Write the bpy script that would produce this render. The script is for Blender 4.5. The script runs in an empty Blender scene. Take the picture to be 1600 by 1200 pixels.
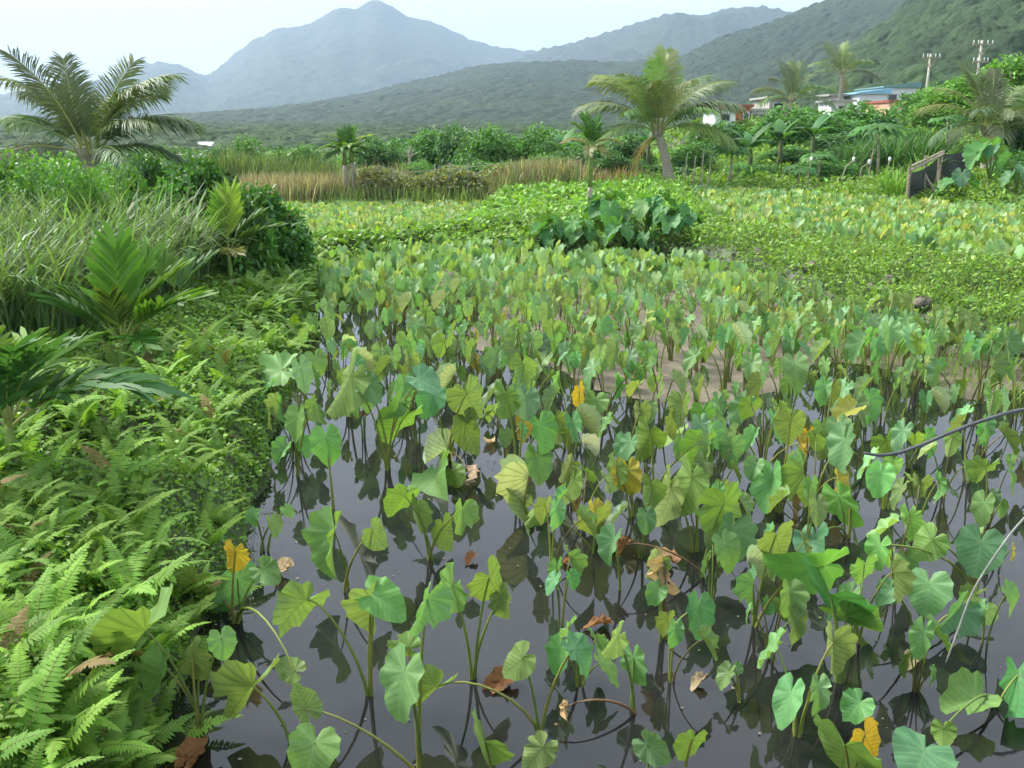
import bpy, math, random
import numpy as np
from mathutils import Vector, Matrix

random.seed(7)
rng = np.random.default_rng(11)
sc = bpy.context.scene
col = bpy.context.scene.collection

# ------------------------------------------------------------------ camera
CAM_H = 2.8
FPX = 1386.0                     # focal length in photo pixels (1600 wide)
PITCH = math.atan(400.0 / FPX)   # horizon sits at photo row 200
cam_d = bpy.data.cameras.new('camera')
cam_d.sensor_width = 36.0
cam_d.lens = 36.0 * FPX / 1600.0
cam_d.clip_start = 0.05
cam_d.clip_end = 20000
cam = bpy.data.objects.new('camera', cam_d)
cam.location = (0, 0, CAM_H)
cam.rotation_euler = (math.pi / 2 - PITCH, 0, 0)
col.objects.link(cam)
sc.camera = cam

# ------------------------------------------------------------------ world, sun, exposure
SUN_EL, SUN_AZ = math.radians(46), math.radians(-58)     # azimuth from +Y towards +X
world = bpy.data.worlds.new('World')
sc.world = world
world.use_nodes = True
wn, wl = world.node_tree.nodes, world.node_tree.links
wn.clear()
w_out = wn.new('ShaderNodeOutputWorld')
w_mix = wn.new('ShaderNodeMixShader')
w_mix.inputs[0].default_value = 0.93
sky_bg = wn.new('ShaderNodeBackground')
sky_bg.inputs['Strength'].default_value = 0.10
cl_bg = wn.new('ShaderNodeBackground')
cl_bg.inputs['Strength'].default_value = 0.52
sky = wn.new('ShaderNodeTexSky')
sky.sky_type = 'NISHITA'
sky.sun_disc = False
sky.sun_elevation = SUN_EL
sky.sun_rotation = SUN_AZ
sky.air_density = 1.0
sky.dust_density = 3.0
wl.new(sky.outputs[0], sky_bg.inputs['Color'])
tc = wn.new('ShaderNodeTexCoord')
mp = wn.new('ShaderNodeMapping')
mp.inputs['Scale'].default_value = (1.0, 1.0, 2.2)
mp.inputs['Location'].default_value = (0.35, 0.2, 0.4)
nz = wn.new('ShaderNodeTexNoise')
nz.inputs['Scale'].default_value = 1.35
nz.inputs['Detail'].default_value = 5
nz.inputs['Roughness'].default_value = 0.5
cr = wn.new('ShaderNodeValToRGB')
cr.color_ramp.elements[0].position = 0.38
cr.color_ramp.elements[0].color = (0.50, 0.53, 0.575, 1)
cr.color_ramp.elements[1].position = 0.74
cr.color_ramp.elements[1].color = (1.0, 1.0, 1.0, 1)
wl.new(tc.outputs['Generated'], mp.inputs['Vector'])
wl.new(mp.outputs['Vector'], nz.inputs['Vector'])
wl.new(nz.outputs['Fac'], cr.inputs['Fac'])
wl.new(cr.outputs['Color'], cl_bg.inputs['Color'])
wl.new(sky_bg.outputs[0], w_mix.inputs[1])
wl.new(cl_bg.outputs[0], w_mix.inputs[2])
wl.new(w_mix.outputs[0], w_out.inputs['Surface'])

sun_d = bpy.data.lights.new('sun', 'SUN')
sun_d.energy = 2.4
sun_d.angle = math.radians(18)
sun_d.color = (1.0, 0.96, 0.88)
sun = bpy.data.objects.new('sun', sun_d)
sdir = Vector((math.sin(SUN_AZ) * math.cos(SUN_EL), math.cos(SUN_AZ) * math.cos(SUN_EL), math.sin(SUN_EL)))
sun.rotation_euler = (-sdir).to_track_quat('-Z', 'Y').to_euler()
sun.location = (0, 0, 40)
col.objects.link(sun)

vs = sc.view_settings
vs.view_transform = 'Standard'
vs.look = 'None'
vs.gamma = 1.0
vs.use_curve_mapping = False
vs.exposure = 2.05
cy = sc.cycles
cy.use_denoising = True
cy.use_adaptive_sampling = True
cy.adaptive_threshold = 0.03
cy.max_bounces = 6
cy.diffuse_bounces = 3
cy.glossy_bounces = 2
cy.transmission_bounces = 4
cy.transparent_max_bounces = 8
cy.volume_bounces = 1
cy.caustics_reflective = False
cy.caustics_refractive = False

# ------------------------------------------------------------------ helpers
CP, SP = math.cos(PITCH), math.sin(PITCH)
def ray(px, py):
    a, b = (px - 800.0) / FPX, (600.0 - py) / FPX
    return np.array([a, CP + b * SP, -SP + b * CP])
def P(px, py, z=0.0):
    d = ray(px, py)
    t = (z - CAM_H) / d[2]
    return np.array([0, 0, CAM_H]) + d * t
def PD(px, py, y):
    d = ray(px, py)
    return np.array([0, 0, CAM_H]) + d * (y / d[1])
def to_px(p):
    p = np.asarray(p, float)
    q = p - np.array([0, 0, CAM_H])
    dep = q[..., 1] * CP - q[..., 2] * SP
    up = q[..., 1] * SP + q[..., 2] * CP
    return 800 + FPX * q[..., 0] / dep, 600 - FPX * up / dep

def smooth(a, b, x):
    t = np.clip((x - a) / (b - a), 0, 1)
    return t * t * (3 - 2 * t)
_perm = np.random.default_rng(5).random((256, 256))
def vnoise(x, y):
    xi, yi = np.floor(x).astype(int), np.floor(y).astype(int)
    fx, fy = x - xi, y - yi
    fx, fy = fx * fx * (3 - 2 * fx), fy * fy * (3 - 2 * fy)
    g = lambda i, j: _perm[i & 255, j & 255]
    return (g(xi, yi) * (1 - fx) + g(xi + 1, yi) * fx) * (1 - fy) + (g(xi, yi + 1) * (1 - fx) + g(xi + 1, yi + 1) * fx) * fy
def fbm(x, y, o=4):
    s, a, t = 0, 1.0, 0
    for i in range(o):
        s = s + a * (vnoise(x * 2 ** i + 17 * i, y * 2 ** i + 31 * i) - 0.5)
        t += a
        a *= 0.5
    return s / t * 2
def cells(x, y):
    """distance to the closest jittered cell point and that cell's random value"""
    xi, yi = np.floor(x).astype(int), np.floor(y).astype(int)
    best = np.full(np.shape(x), 9.0)
    val = np.zeros(np.shape(x))
    for i in (-1, 0, 1):
        for j in (-1, 0, 1):
            cx_, cy_ = xi + i, yi + j
            r1, r2 = _perm[cx_ & 255, cy_ & 255], _perm[(cx_ + 91) & 255, (cy_ + 37) & 255]
            d = np.hypot(cx_ + r1 - x, cy_ + r2 - y)
            m = d < best
            best = np.where(m, d, best)
            val = np.where(m, _perm[(cx_ + 11) & 255, (cy_ + 77) & 255], val)
    return best, val

def make_mesh(name, V, F, mats=(), uv=None, tint=None, smooth_shade=False, mi=None):
    V = np.asarray(V, np.float32).reshape(-1, 3)
    F = np.asarray(F, np.int32)
    k = F.shape[1]
    me = bpy.data.meshes.new(name)
    me.vertices.add(len(V))
    me.vertices.foreach_set('co', V.ravel())
    me.loops.add(F.size)
    me.loops.foreach_set('vertex_index', F.ravel())
    me.polygons.add(len(F))
    me.polygons.foreach_set('loop_start', np.arange(0, F.size, k, dtype=np.int32))
    if smooth_shade:
        me.polygons.foreach_set('use_smooth', np.ones(len(F), bool))
    for m in mats:
        me.materials.append(m)
    if mi is not None:
        me.polygons.foreach_set('material_index', np.asarray(mi, np.int32))
    if uv is not None:
        l = me.uv_layers.new(name='UVMap')
        l.data.foreach_set('uv', np.asarray(uv, np.float32)[F.ravel()].ravel())
    if tint is not None:
        a = me.attributes.new('tint', 'FLOAT_COLOR', 'POINT')
        t = np.ones((len(V), 4), np.float32)
        t[:, :3] = tint
        a.data.foreach_set('color', t.ravel())
    me.update(calc_edges=True)
    return me

class MB:
    """collects verts / faces (mixed sizes) for one part"""
    def __init__(s):
        s.v, s.f = [], []
    def add(s, v, f):
        o = len(s.v)
        s.v += [tuple(map(float, p)) for p in v]
        s.f += [tuple(i + o for i in q) for q in f]
    def box(s, c, d, rz=0.0):
        x, y, z = [q / 2 for q in d]
        ca, sa = math.cos(rz), math.sin(rz)
        pts = []
        for k in ((-x, -y, -z), (x, -y, -z), (x, y, -z), (-x, y, -z), (-x, -y, z), (x, -y, z), (x, y, z), (-x, y, z)):
            pts.append((c[0] + k[0] * ca - k[1] * sa, c[1] + k[0] * sa + k[1] * ca, c[2] + k[2]))
        s.add(pts, [(0, 3, 2, 1), (4, 5, 6, 7), (0, 1, 5, 4), (1, 2, 6, 5), (2, 3, 7, 6), (3, 0, 4, 7)])
    def tube(s, pts, rad, n=6, cap=True):
        v, f = tube_arrays(pts, rad, n)
        f = [tuple(q) for q in f]
        if cap:
            f.append(tuple(range(n))[::-1])
            f.append(tuple(range(len(v) - n, len(v))))
        s.add(v, f)
    def build(s, name, mat, parent=None, smooth_shade=False):
        me = bpy.data.meshes.new(name)
        me.from_pydata(s.v, [], s.f)
        me.materials.append(mat)
        if smooth_shade:
            me.polygons.foreach_set('use_smooth', np.ones(len(me.polygons), bool))
        me.update()
        return link(name, me, parent)

def tube_arrays(pts, rad, n=6):
    pts = np.asarray(pts, float)
    m = len(pts)
    rad = np.broadcast_to(np.asarray(rad, float), (m,))
    tan = np.gradient(pts, axis=0)
    tan /= np.linalg.norm(tan, axis=1)[:, None] + 1e-9
    ref = np.array([0.31, 0.12, 0.94]) if abs(tan[0][2]) < 0.8 else np.array([0.94, 0.3, 0.1])
    V = []
    for i in range(m):
        u = np.cross(tan[i], ref)
        u /= np.linalg.norm(u) + 1e-9
        w = np.cross(tan[i], u)
        a = np.arange(n) * 2 * math.pi / n
        V.append(pts[i] + rad[i] * (np.cos(a)[:, None] * u + np.sin(a)[:, None] * w))
    V = np.concatenate(V)
    F = []
    for i in range(m - 1):
        for j in range(n):
            k = (j + 1) % n
            F.append((i * n + j, i * n + k, (i + 1) * n + k, (i + 1) * n + j))
    return V, np.array(F)

def link(name, data, parent=None, color=None):
    o = bpy.data.objects.new(name, data)
    col.objects.link(o)
    if parent is not None:
        o.parent = parent
    if color is not None:
        o.color = (color[0], color[1], color[2], 1)
    return o
def tag(o, label=None, cat=None, group=None, kind=None):
    if label: o['label'] = label
    if cat: o['category'] = cat
    if group: o['group'] = group
    if kind: o['kind'] = kind
    return o
def empty(name, loc, rz=0.0, s=1.0):
    o = bpy.data.objects.new(name, None)
    o.empty_display_size = 0.1
    o.location = [float(q) for q in loc]
    o.rotation_euler = (0, 0, rz)
    o.scale = (s, s, s)
    col.objects.link(o)
    return o
def copy_tree(root, loc, rz=0.0, s=1.0):
    r = root.copy()
    col.objects.link(r)
    r.location = [float(q) for q in loc]
    r.rotation_euler = (0, 0, rz)
    r.scale = (s, s, s)
    for ch in root.children:
        c = ch.copy()
        col.objects.link(c)
        c.parent = r
        for g in ch.children:
            d = g.copy()
            col.objects.link(d)
            d.parent = c
    return r

def frames(yaw, pitch, roll):
    """n rotation matrices; column 1 = leaf axis, column 2 = upper normal"""
    yaw, pitch, roll = map(np.asarray, (yaw, pitch, roll))
    Y = np.stack([np.cos(pitch) * np.cos(yaw), np.cos(pitch) * np.sin(yaw), np.sin(pitch)], -1)
    X = np.stack([np.sin(yaw), -np.cos(yaw), np.zeros_like(yaw)], -1)
    Z = np.cross(X, Y)
    c, s = np.cos(roll)[:, None], np.sin(roll)[:, None]
    X2 = X * c + Z * s
    Z2 = np.cross(X2, Y)
    return np.stack([X2, Y, Z2], -1)
def scatter(Vt, Ft, R, T, S):
    """many transformed copies of a template, one array"""
    n, m = len(T), len(Vt)
    S = np.asarray(S, float)
    if S.ndim == 1:
        S = S[:, None].repeat(3, 1)
    V = np.einsum('nij,nmj->nmi', R, Vt[None] * S[:, None, :]) + T[:, None, :]
    F = (Ft[None] + (np.arange(n) * m)[:, None, None]).reshape(-1, Ft.shape[1])
    return V.reshape(-1, 3), F
LEAF_V = np.array([(0, 0, 0), (-0.5, 0.42, 0.10), (0, 0.5, 0), (0.5, 0.42, 0.10), (0, 1, -0.12)], float)
LEAF_F = np.array([(0, 2, 1), (0, 3, 2), (1, 2, 4), (2, 3, 4)])
LEAF2_V = np.array([(0, 0, 0), (-0.5, 0.42, 0.06), (0.5, 0.42, 0.06), (0, 1, -0.08)], float)
LEAF2_F = np.array([(0, 2, 1), (1, 2, 3)])
def tints(n, base, hv=0.12, vv=0.25, m=5):
    """n random tints around one base colour, repeated for m verts each"""
    base = np.asarray(base, float)
    if base.ndim == 1:
        base = base[None].repeat(n, 0)
    v = np.exp(rng.normal(0, vv, (n, 1)))
    w = rng.normal(0, hv, (n, 1))
    t = base * v * np.concatenate([1 + w, 1 + 0.25 * w, 1 - 0.6 * w], 1)
    return np.clip(t, 0.004, 0.8).repeat(m, 0)
def blades(B, yaw, L, W, lean, curl, seg=4):
    """arching grass blades: strips of seg quads"""
    n = len(B)
    t = np.linspace(0, 1, seg + 1)
    ang = lean[:, None] + curl[:, None] * t[None] ** 1.3          # from vertical
    ds = L[:, None] / seg
    r = np.concatenate([np.zeros((n, 1)), np.cumsum(np.sin(ang[:, :-1]) * ds, 1)], 1)
    z = np.concatenate([np.zeros((n, 1)), np.cumsum(np.cos(ang[:, :-1]) * ds, 1)], 1)
    d = np.stack([np.cos(yaw), np.sin(yaw)], -1)
    p = np.stack([-np.sin(yaw), np.cos(yaw)], -1)
    w = W[:, None] * (np.array([0.75] + [1.0] * (seg - 1) + [0.06])[None]) * 0.5 * np.linspace(1.0, 0.7, seg + 1)[None]
    C = np.zeros((n, seg + 1, 2, 3))
    for k, sgn in ((0, -1), (1, 1)):
        C[:, :, k, 0] = B[:, None, 0] + d[:, None, 0] * r + sgn * p[:, None, 0] * w
        C[:, :, k, 1] = B[:, None, 1] + d[:, None, 1] * r + sgn * p[:, None, 1] * w
        C[:, :, k, 2] = B[:, None, 2] + z
    f = np.array([(2 * i, 2 * i + 1, 2 * i + 3, 2 * i + 2) for i in range(seg)])
    F = (f[None] + (np.arange(n) * 2 * (seg + 1))[:, None, None]).reshape(-1, 4)
    return C.reshape(-1, 3), F

def in_poly(x, y, poly):
    x, y = np.asarray(x), np.asarray(y)
    c = np.zeros(x.shape, bool)
    n = len(poly)
    for i in range(n):
        x1, y1 = poly[i]
        x2, y2 = poly[(i + 1) % n]
        m = ((y1 > y) != (y2 > y)) & (x < (x2 - x1) * (y - y1) / (y2 - y1 + 1e-12) + x1)
        c ^= m
    return c
def poly_dist(x, y, poly):
    """signed distance, negative inside"""
    x, y = np.asarray(x, float), np.asarray(y, float)
    best = np.full(x.shape, 1e9)
    n = len(poly)
    for i in range(n):
        ax, ay = poly[i]
        bx, by = poly[(i + 1) % n]
        dx, dy = bx - ax, by - ay
        t = np.clip(((x - ax) * dx + (y - ay) * dy) / (dx * dx + dy * dy + 1e-12), 0, 1)
        best = np.minimum(best, np.hypot(x - ax - t * dx, y - ay - t * dy))
    return np.where(in_poly(x, y, poly), -best, best)

# ------------------------------------------------------------------ materials
def new_mat(name):
    m = bpy.data.materials.new(name)
    m.use_nodes = True
    m.node_tree.nodes.clear()
    return m, m.node_tree.nodes, m.node_tree.links
def N(ns, t, **kw):
    n = ns.new(t)
    for k, v in kw.items():
        setattr(n, k, v)
    return n
def math_n(ns, ls, op, a, b=None, c=None):
    n = ns.new('ShaderNodeMath')
    n.operation = op
    for i, q in enumerate((a, b, c)):
        if q is None: continue
        if isinstance(q, (int, float)): n.inputs[i].default_value = q
        else: ls.new(q, n.inputs[i])
    return n.outputs[0]
def mixc(ns, ls, f, a, b, blend='MIX'):
    n = ns.new('ShaderNodeMix')
    n.data_type = 'RGBA'
    n.blend_type = blend
    for s, q in ((0, f), (6, a), (7, b)):
        if isinstance(q, (int, float)): n.inputs[s].default_value = q
        elif isinstance(q, tuple): n.inputs[s].default_value = (*q, 1)
        else: ls.new(q, n.inputs[s])
    return n.outputs[2]
def leaf_shader(ns, ls, colour, rough=0.5, transl=0.35, spec=0.35, bump=None):
    out = N(ns, 'ShaderNodeOutputMaterial')
    pr = N(ns, 'ShaderNodeBsdfPrincipled')
    pr.inputs['Roughness'].default_value = rough
    pr.inputs['Specular IOR Level'].default_value = spec
    ls.new(colour, pr.inputs['Base Color'])
    tr = N(ns, 'ShaderNodeBsdfTranslucent')
    tcol = mixc(ns, ls, 1.0, colour, (1.12, 1.20, 0.50), 'MULTIPLY')
    ls.new(tcol, tr.inputs['Color'])
    mx = N(ns, 'ShaderNodeMixShader')
    mx.inputs[0].default_value = transl
    if bump is not None:
        ls.new(bump, pr.inputs['Normal'])
    ls.new(pr.outputs[0], mx.inputs[1])
    ls.new(tr.outputs[0], mx.inputs[2])
    ls.new(mx.outputs[0], out.inputs[0])
def src_colour(ns, source):
    if source == 'object':
        return N(ns, 'ShaderNodeObjectInfo').outputs['Color']
    a = N(ns, 'ShaderNodeAttribute')
    a.attribute_name = 'tint'
    oi = N(ns, 'ShaderNodeObjectInfo')
    mm = N(ns, 'ShaderNodeMix', data_type='RGBA', blend_type='MULTIPLY')
    mm.inputs[0].default_value = 1.0
    ns.id_data.links.new(a.outputs['Color'], mm.inputs[6])
    ns.id_data.links.new(oi.outputs['Color'], mm.inputs[7])
    return mm.outputs[2]
def leaf_mat(name, source, rough=0.5, transl=0.35, spec=0.35, noise=0.25, scale=9.0, under=(1.05, 1.0, 0.9)):
    m, ns, ls = new_mat(name)
    c = src_colour(ns, source)
    tcn = N(ns, 'ShaderNodeTexCoord')
    nz = N(ns, 'ShaderNodeTexNoise')
    nz.inputs['Scale'].default_value = scale
    nz.inputs['Detail'].default_value = 3
    ls.new(tcn.outputs['Object'], nz.inputs['Vector'])
    f = math_n(ns, ls, 'MULTIPLY_ADD', nz.outputs['Fac'], noise * 2, 1 - noise)
    cc = N(ns, 'ShaderNodeCombineColor')
    for i in range(3): ls.new(f, cc.inputs[i])
    c = mixc(ns, ls, 1.0, c, cc.outputs[0], 'MULTIPLY')
    geo = N(ns, 'ShaderNodeNewGeometry')
    und = mixc(ns, ls, 1.0, c, under, 'MULTIPLY')
    c = mixc(ns, ls, geo.outputs['Backfacing'], c, und)
    leaf_shader(ns, ls, c, rough, transl, spec)
    return m
def taro_mat(name, source):
    """heart leaf: uv = leaf plane, tip at +v; pale veins above, dark veins below"""
    m, ns, ls = new_mat(name)
    c0 = src_colour(ns, source)
    uv = N(ns, 'ShaderNodeUVMap')
    sep = N(ns, 'ShaderNodeSeparateXYZ')
    ls.new(uv.outputs[0], sep.inputs[0])
    ax = math_n(ns, ls, 'ABSOLUTE', sep.outputs[0])
    y = sep.outputs[1]
    t = math_n(ns, ls, 'MULTIPLY_ADD', ax, -0.75, y)
    # lateral veins: chevrons towards the tip, rays in the lobes
    d1 = math_n(ns, ls, 'PINGPONG', t, 0.075)
    ang = math_n(ns, ls, 'ARCTAN2', ax, y)
    rr = math_n(ns, ls, 'SQRT', math_n(ns, ls, 'ADD', math_n(ns, ls, 'MULTIPLY', ax, ax), math_n(ns, ls, 'MULTIPLY', y, y)))
    d2 = math_n(ns, ls, 'MULTIPLY', math_n(ns, ls, 'PINGPONG', math_n(ns, ls, 'ADD', ang, -0.93), 0.22), math_n(ns, ls, 'MAXIMUM', rr, 0.05))
    lob = math_n(ns, ls, 'LESS_THAN', t, 0.0)
    d = math_n(ns, ls, 'ADD', math_n(ns, ls, 'MULTIPLY', d2, lob), math_n(ns, ls, 'MULTIPLY', d1, math_n(ns, ls, 'SUBTRACT', 1.0, lob)))
    d = math_n(ns, ls, 'MINIMUM', d, math_n(ns, ls, 'MULTIPLY', ax, 0.75))
    mr = N(ns, 'ShaderNodeMapRange')
    mr.inputs['From Min'].default_value = 0.004
    mr.inputs['From Max'].default_value = 0.026
    mr.inputs['To Min'].default_value = 1.0
    mr.inputs['To Max'].default_value = 0.0
    ls.new(d, mr.inputs['Value'])
    vein = mr.outputs[0]
    tcn = N(ns, 'ShaderNodeTexCoord')
    nz = N(ns, 'ShaderNodeTexNoise')
    nz.inputs['Scale'].default_value = 4.0 if source == 'object' else 12
    nz.inputs['Detail'].default_value = 4
    ls.new(tcn.outputs['Object'], nz.inputs['Vector'])
    f = math_n(ns, ls, 'MULTIPLY_ADD', nz.outputs['Fac'], 0.7, 0.65)
    cc = N(ns, 'ShaderNodeCombineColor')
    for i in range(3): ls.new(f, cc.inputs[i])
    c = mixc(ns, ls, 1.0, c0, cc.outputs[0], 'MULTIPLY')
    # brown specks and tattered margins
    n2 = N(ns, 'ShaderNodeTexNoise')
    n2.inputs['Scale'].default_value = 2.3
    n2.inputs['Detail'].default_value = 2
    ls.new(tcn.outputs['Object'], n2.inputs['Vector'])
    edge = math_n(ns, ls, 'MULTIPLY', math_n(ns, ls, 'GREATER_THAN', n2.outputs['Fac'], 0.70), 0.5)
    c = mixc(ns, ls, edge, c, (0.29, 0.40, 0.10))
    up = mixc(ns, ls, math_n(ns, ls, 'MULTIPLY', vein, 0.26), c, (0.32, 0.50, 0.24))
    un0 = mixc(ns, ls, 1.0, c, (1.20, 1.06, 0.95), 'MULTIPLY')
    un = mixc(ns, ls, math_n(ns, ls, 'MULTIPLY', vein, 0.42), un0, (0.07, 0.085, 0.035))
    geo = N(ns, 'ShaderNodeNewGeometry')
    c = mixc(ns, ls, geo.outputs['Backfacing'], up, un)
    bp = N(ns, 'ShaderNodeBump')
    bp.inputs['Strength'].default_value = 0.55
    bp.inputs['Distance'].default_value = 0.02
    ls.new(math_n(ns, ls, 'MINIMUM', d, 0.06), bp.inputs['Height'])
    leaf_shader(ns, ls, c, 0.5, 0.36, 0.28, bp.outputs[0])
    return m
def plain_mat(name, colour, rough=0.7, noise=0.25, scale=6.0, bump=0.0, second=None, spec=0.3, stretch=None):
    m, ns, ls = new_mat(name)
    tcn = N(ns, 'ShaderNodeTexCoord')
    vec = tcn.outputs['Object']
    if stretch:
        mpn = N(ns, 'ShaderNodeMapping')
        mpn.inputs['Scale'].default_value = stretch
        ls.new(vec, mpn.inputs['Vector'])
        vec = mpn.outputs[0]
    nz = N(ns, 'ShaderNodeTexNoise')
    nz.inputs['Scale'].default_value = scale
    nz.inputs['Detail'].default_value = 6
    ls.new(vec, nz.inputs['Vector'])
    sec = second or tuple(q * (1 - noise * 1.6) for q in colour)
    rp = N(ns, 'ShaderNodeMapRange')
    rp.inputs['From Min'].default_value = 0.35
    rp.inputs['From Max'].default_value = 0.65
    ls.new(nz.outputs['Fac'], rp.inputs['Value'])
    c = mixc(ns, ls, rp.outputs[0], tuple(colour), tuple(sec))
    pr = N(ns, 'ShaderNodeBsdfPrincipled')
    pr.inputs['Roughness'].default_value = rough
    pr.inputs['Specular IOR Level'].default_value = spec
    ls.new(c, pr.inputs['Base Color'])
    if bump:
        bp = N(ns, 'ShaderNodeBump')
        bp.inputs['Strength'].default_value = bump
        bp.inputs['Distance'].default_value = 0.02
        ls.new(nz.outputs['Fac'], bp.inputs['Height'])
        ls.new(bp.outputs[0], pr.inputs['Normal'])
    out = N(ns, 'ShaderNodeOutputMaterial')
    ls.new(pr.outputs[0], out.inputs[0])
    return m

M_TARO = taro_mat('taro_leaf', 'object')
M_TARO_S = taro_mat('taro_leaf_mass', 'tint')
M_STALK = leaf_mat('taro_stalk', 'object', 0.45, 0.12, 0.4, 0.3, 7.0, (1, 1, 1))
M_FERN = leaf_mat('fern_frond', 'object', 0.65, 0.40, 0.2, 0.25, 6.0)
M_LEAF = leaf_mat('leaf_mass', 'tint', 0.5, 0.35, 0.35, 0.15, 2.0)
M_GLOSS = leaf_mat('glossy_leaf', 'tint', 0.42, 0.28, 0.35, 0.15, 2.0)
M_FROND = leaf_mat('palm_leaflet', 'object', 0.5, 0.25, 0.3, 0.25, 2.5)
M_PLEAT = leaf_mat('pleated_leaf', 'object', 0.55, 0.35, 0.25, 0.2, 5.0)
M_DEAD = leaf_mat('withered_leaf', 'object', 0.75, 0.25, 0.2, 0.45, 14.0)
M_RACHIS = plain_mat('palm_rachis', (0.30, 0.33, 0.09), 0.5, 0.2, 8)
M_TRUNK = plain_mat('palm_trunk', (0.46, 0.41, 0.33), 0.85, 0.28, 5, 0.5, stretch=(2, 2, 9))
M_BARK = plain_mat('bark', (0.20, 0.16, 0.11), 0.9, 0.35, 7, 0.5)
M_ARECA = plain_mat('areca_stem', (0.20, 0.30, 0.06), 0.5, 0.25, 6)
M_PALESTEM = plain_mat('pale_stem', (0.42, 0.38, 0.27), 0.8, 0.3, 9, 0.3)
M_WOOD = plain_mat('weathered_wood', (0.40, 0.34, 0.25), 0.85, 0.35, 8, 0.4, stretch=(1, 1, 6))
M_CONC = plain_mat('concrete', (0.42, 0.41, 0.38), 0.85, 0.2, 3, 0.2)
M_STONE = plain_mat('stone', (0.22, 0.19, 0.16), 0.9, 0.4, 6, 0.8)

# ------------------------------------------------------------------ terrain
def gp(lst, z):
    return [tuple(P(a, b, z)[:2]) for a, b in lst]
Z_LP, Z_RP = 0.18, 0.72            # soil level of the far left and of the raised right paddy
PADDY = gp([(120, 1500), (225, 1210), (262, 1130), (325, 1005), (372, 905), (402, 815), (432, 735), (446, 655), (462, 600),
            (486, 520), (505, 450), (525, 412), (640, 402), (780, 413), (900, 417), (1000, 422), (1100, 437), (1180, 462),
            (1262, 502), (1340, 524), (1450, 548), (1600, 575), (1900, 650), (2300, 900), (2500, 1500)], 0.0)
LEFT_P = gp([(440, 384), (520, 380), (620, 379), (700, 374), (735, 350), (770, 328), (740, 319), (600, 319), (450, 319), (330, 322), (250, 360)], Z_LP)
RIGHT_P = gp([(1105, 345), (1180, 366), (1290, 384), (1400, 402), (1500, 415), (1650, 432), (1850, 450), (1900, 380), (1700, 350), (1560, 342),
              (1400, 326), (1290, 318), (1180, 309), (1085, 305)], Z_RP)
def cz(px, py, z):
    return (*P(px, py, z)[:2], z)
def cd(px, py, d):
    return tuple(PD(px, py, d))
CTRL = np.array([
    cz(150, 1200, .38), cz(250, 1000, .32), cz(330, 850, .32), cz(380, 700, .34), cz(100, 850, .55), cz(0, 1100, .55), cz(0, 620, .75),
    cz(200, 600, .55), cz(430, 520, .34), cz(250, 480, .6), cz(460, 430, .34), cz(400, 400, .4), cz(100, 430, .8), cz(560, 395, .30),
    cz(640, 392, .26), cz(800, 402, .32), cz(950, 408, .36), cz(1050, 410, .40), cz(1100, 395, .60),
    cd(850, 335, 23), cd(920, 331, 22), cd(800, 302, 29), cd(1000, 345, 21), cd(980, 292, 28), cd(900, 296, 29), cd(770, 340, 22.5),
    cz(1200, 372, .74), cz(1400, 405, .76), cz(1600, 428, .78), cz(1300, 470, .42), cz(1500, 500, .40), cz(1600, 500, .46), cz(1150, 405, .55),
    cd(1040, 285, 30), cd(1415, 316, 24), cd(1510, 287, 27), cd(1600, 300, 24), cd(1250, 306, 27.5), cd(1130, 292, 30), cd(1600, 340, 21.5),
    cd(600, 303, 32), cd(450, 303, 31), cd(740, 303, 32), cd(300, 300, 30), cd(0, 280, 30), cd(-400, 280, 30),
    (-60, 60, .8), (-20, 70, .5), (0, 80, .4), (8, 60, .6), (-80, 120, .5), (0, 160, .6), (60, 160, 3.5), (120, 200, 8),
    cd(1200, 192, 68), cd(1400, 188, 72), cd(1520, 190, 60), cd(1330, 240, 42), cd(1180, 250, 40), cd(1560, 240, 36), cd(1800, 230, 36),
    (0, 2.0, .9), (-4, 1.5, .9), (4, 1.5, .9), (0, -6, 1.0), (-10, -6, 1), (12, -6, 1), (-10, 8, .9), (-14, 16, 1.0), (14, 16, .9), (24, 20, 1.2),
    (-40, 10, 1), (50, 10, 2), (0, 400, 3), (-300, 300, 3), (300, 300, 12)])
def bank_z(x, y):
    x, y = np.asarray(x, float), np.asarray(y, float)
    num, den = np.zeros(x.shape), np.zeros(x.shape)
    for a, b, c in CTRL:
        r2 = (x - a) ** 2 + (y - b) ** 2
        s = 0.10 + 0.004 * (a * a + b * b) * 0.5
        w = 1.0 / (r2 + s) ** 1.7
        num += w * c
        den += w
    return num / den
MUD_C = P(1120, 560, 0)[:2]
def ground_z(x, y):
    x, y = np.asarray(x, float), np.asarray(y, float)
    d = poly_dist(x, y, PADDY)
    z = bank_z(x, y) + (fbm(x * 1.3, y * 1.3, 4) * 0.10 + fbm(x * .2 + 9, y * .2, 3) * 0.12) * smooth(0, .6, d) * np.where(np.hypot(x, y) > 60, 2.5, 1)
    # near paddy: dark water at the front and left, soil just breaking the surface further out
    mud = smooth(7.6, 10.2, y + fbm(x * .5, y * .5, 3) * 2.4) * smooth(-1.6, 0.7, x + fbm(x * .6 + 5, y * .6, 3) * 1.5 - (y - 9) * .02)
    mud = np.maximum(mud, smooth(14.0, 16.0, y + fbm(x, y, 2)) * smooth(-3.2, -1.6, x))
    bed = -0.10 + mud * 0.128 + fbm(x * 3, y * 3, 3) * 0.012
    edge = smooth(-0.12, 0.42, d + fbm(x * 2.2, y * 2.2, 3) * 0.16)
    z = bed * (1 - edge) + np.maximum(z, 0.06) * edge
    for poly, zz in ((LEFT_P, Z_LP), (RIGHT_P, Z_RP)):
        q = poly_dist(x, y, poly)
        e = smooth(-0.1, 0.7, q)
        z = zz * (1 - e) + z * e
    return z
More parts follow.
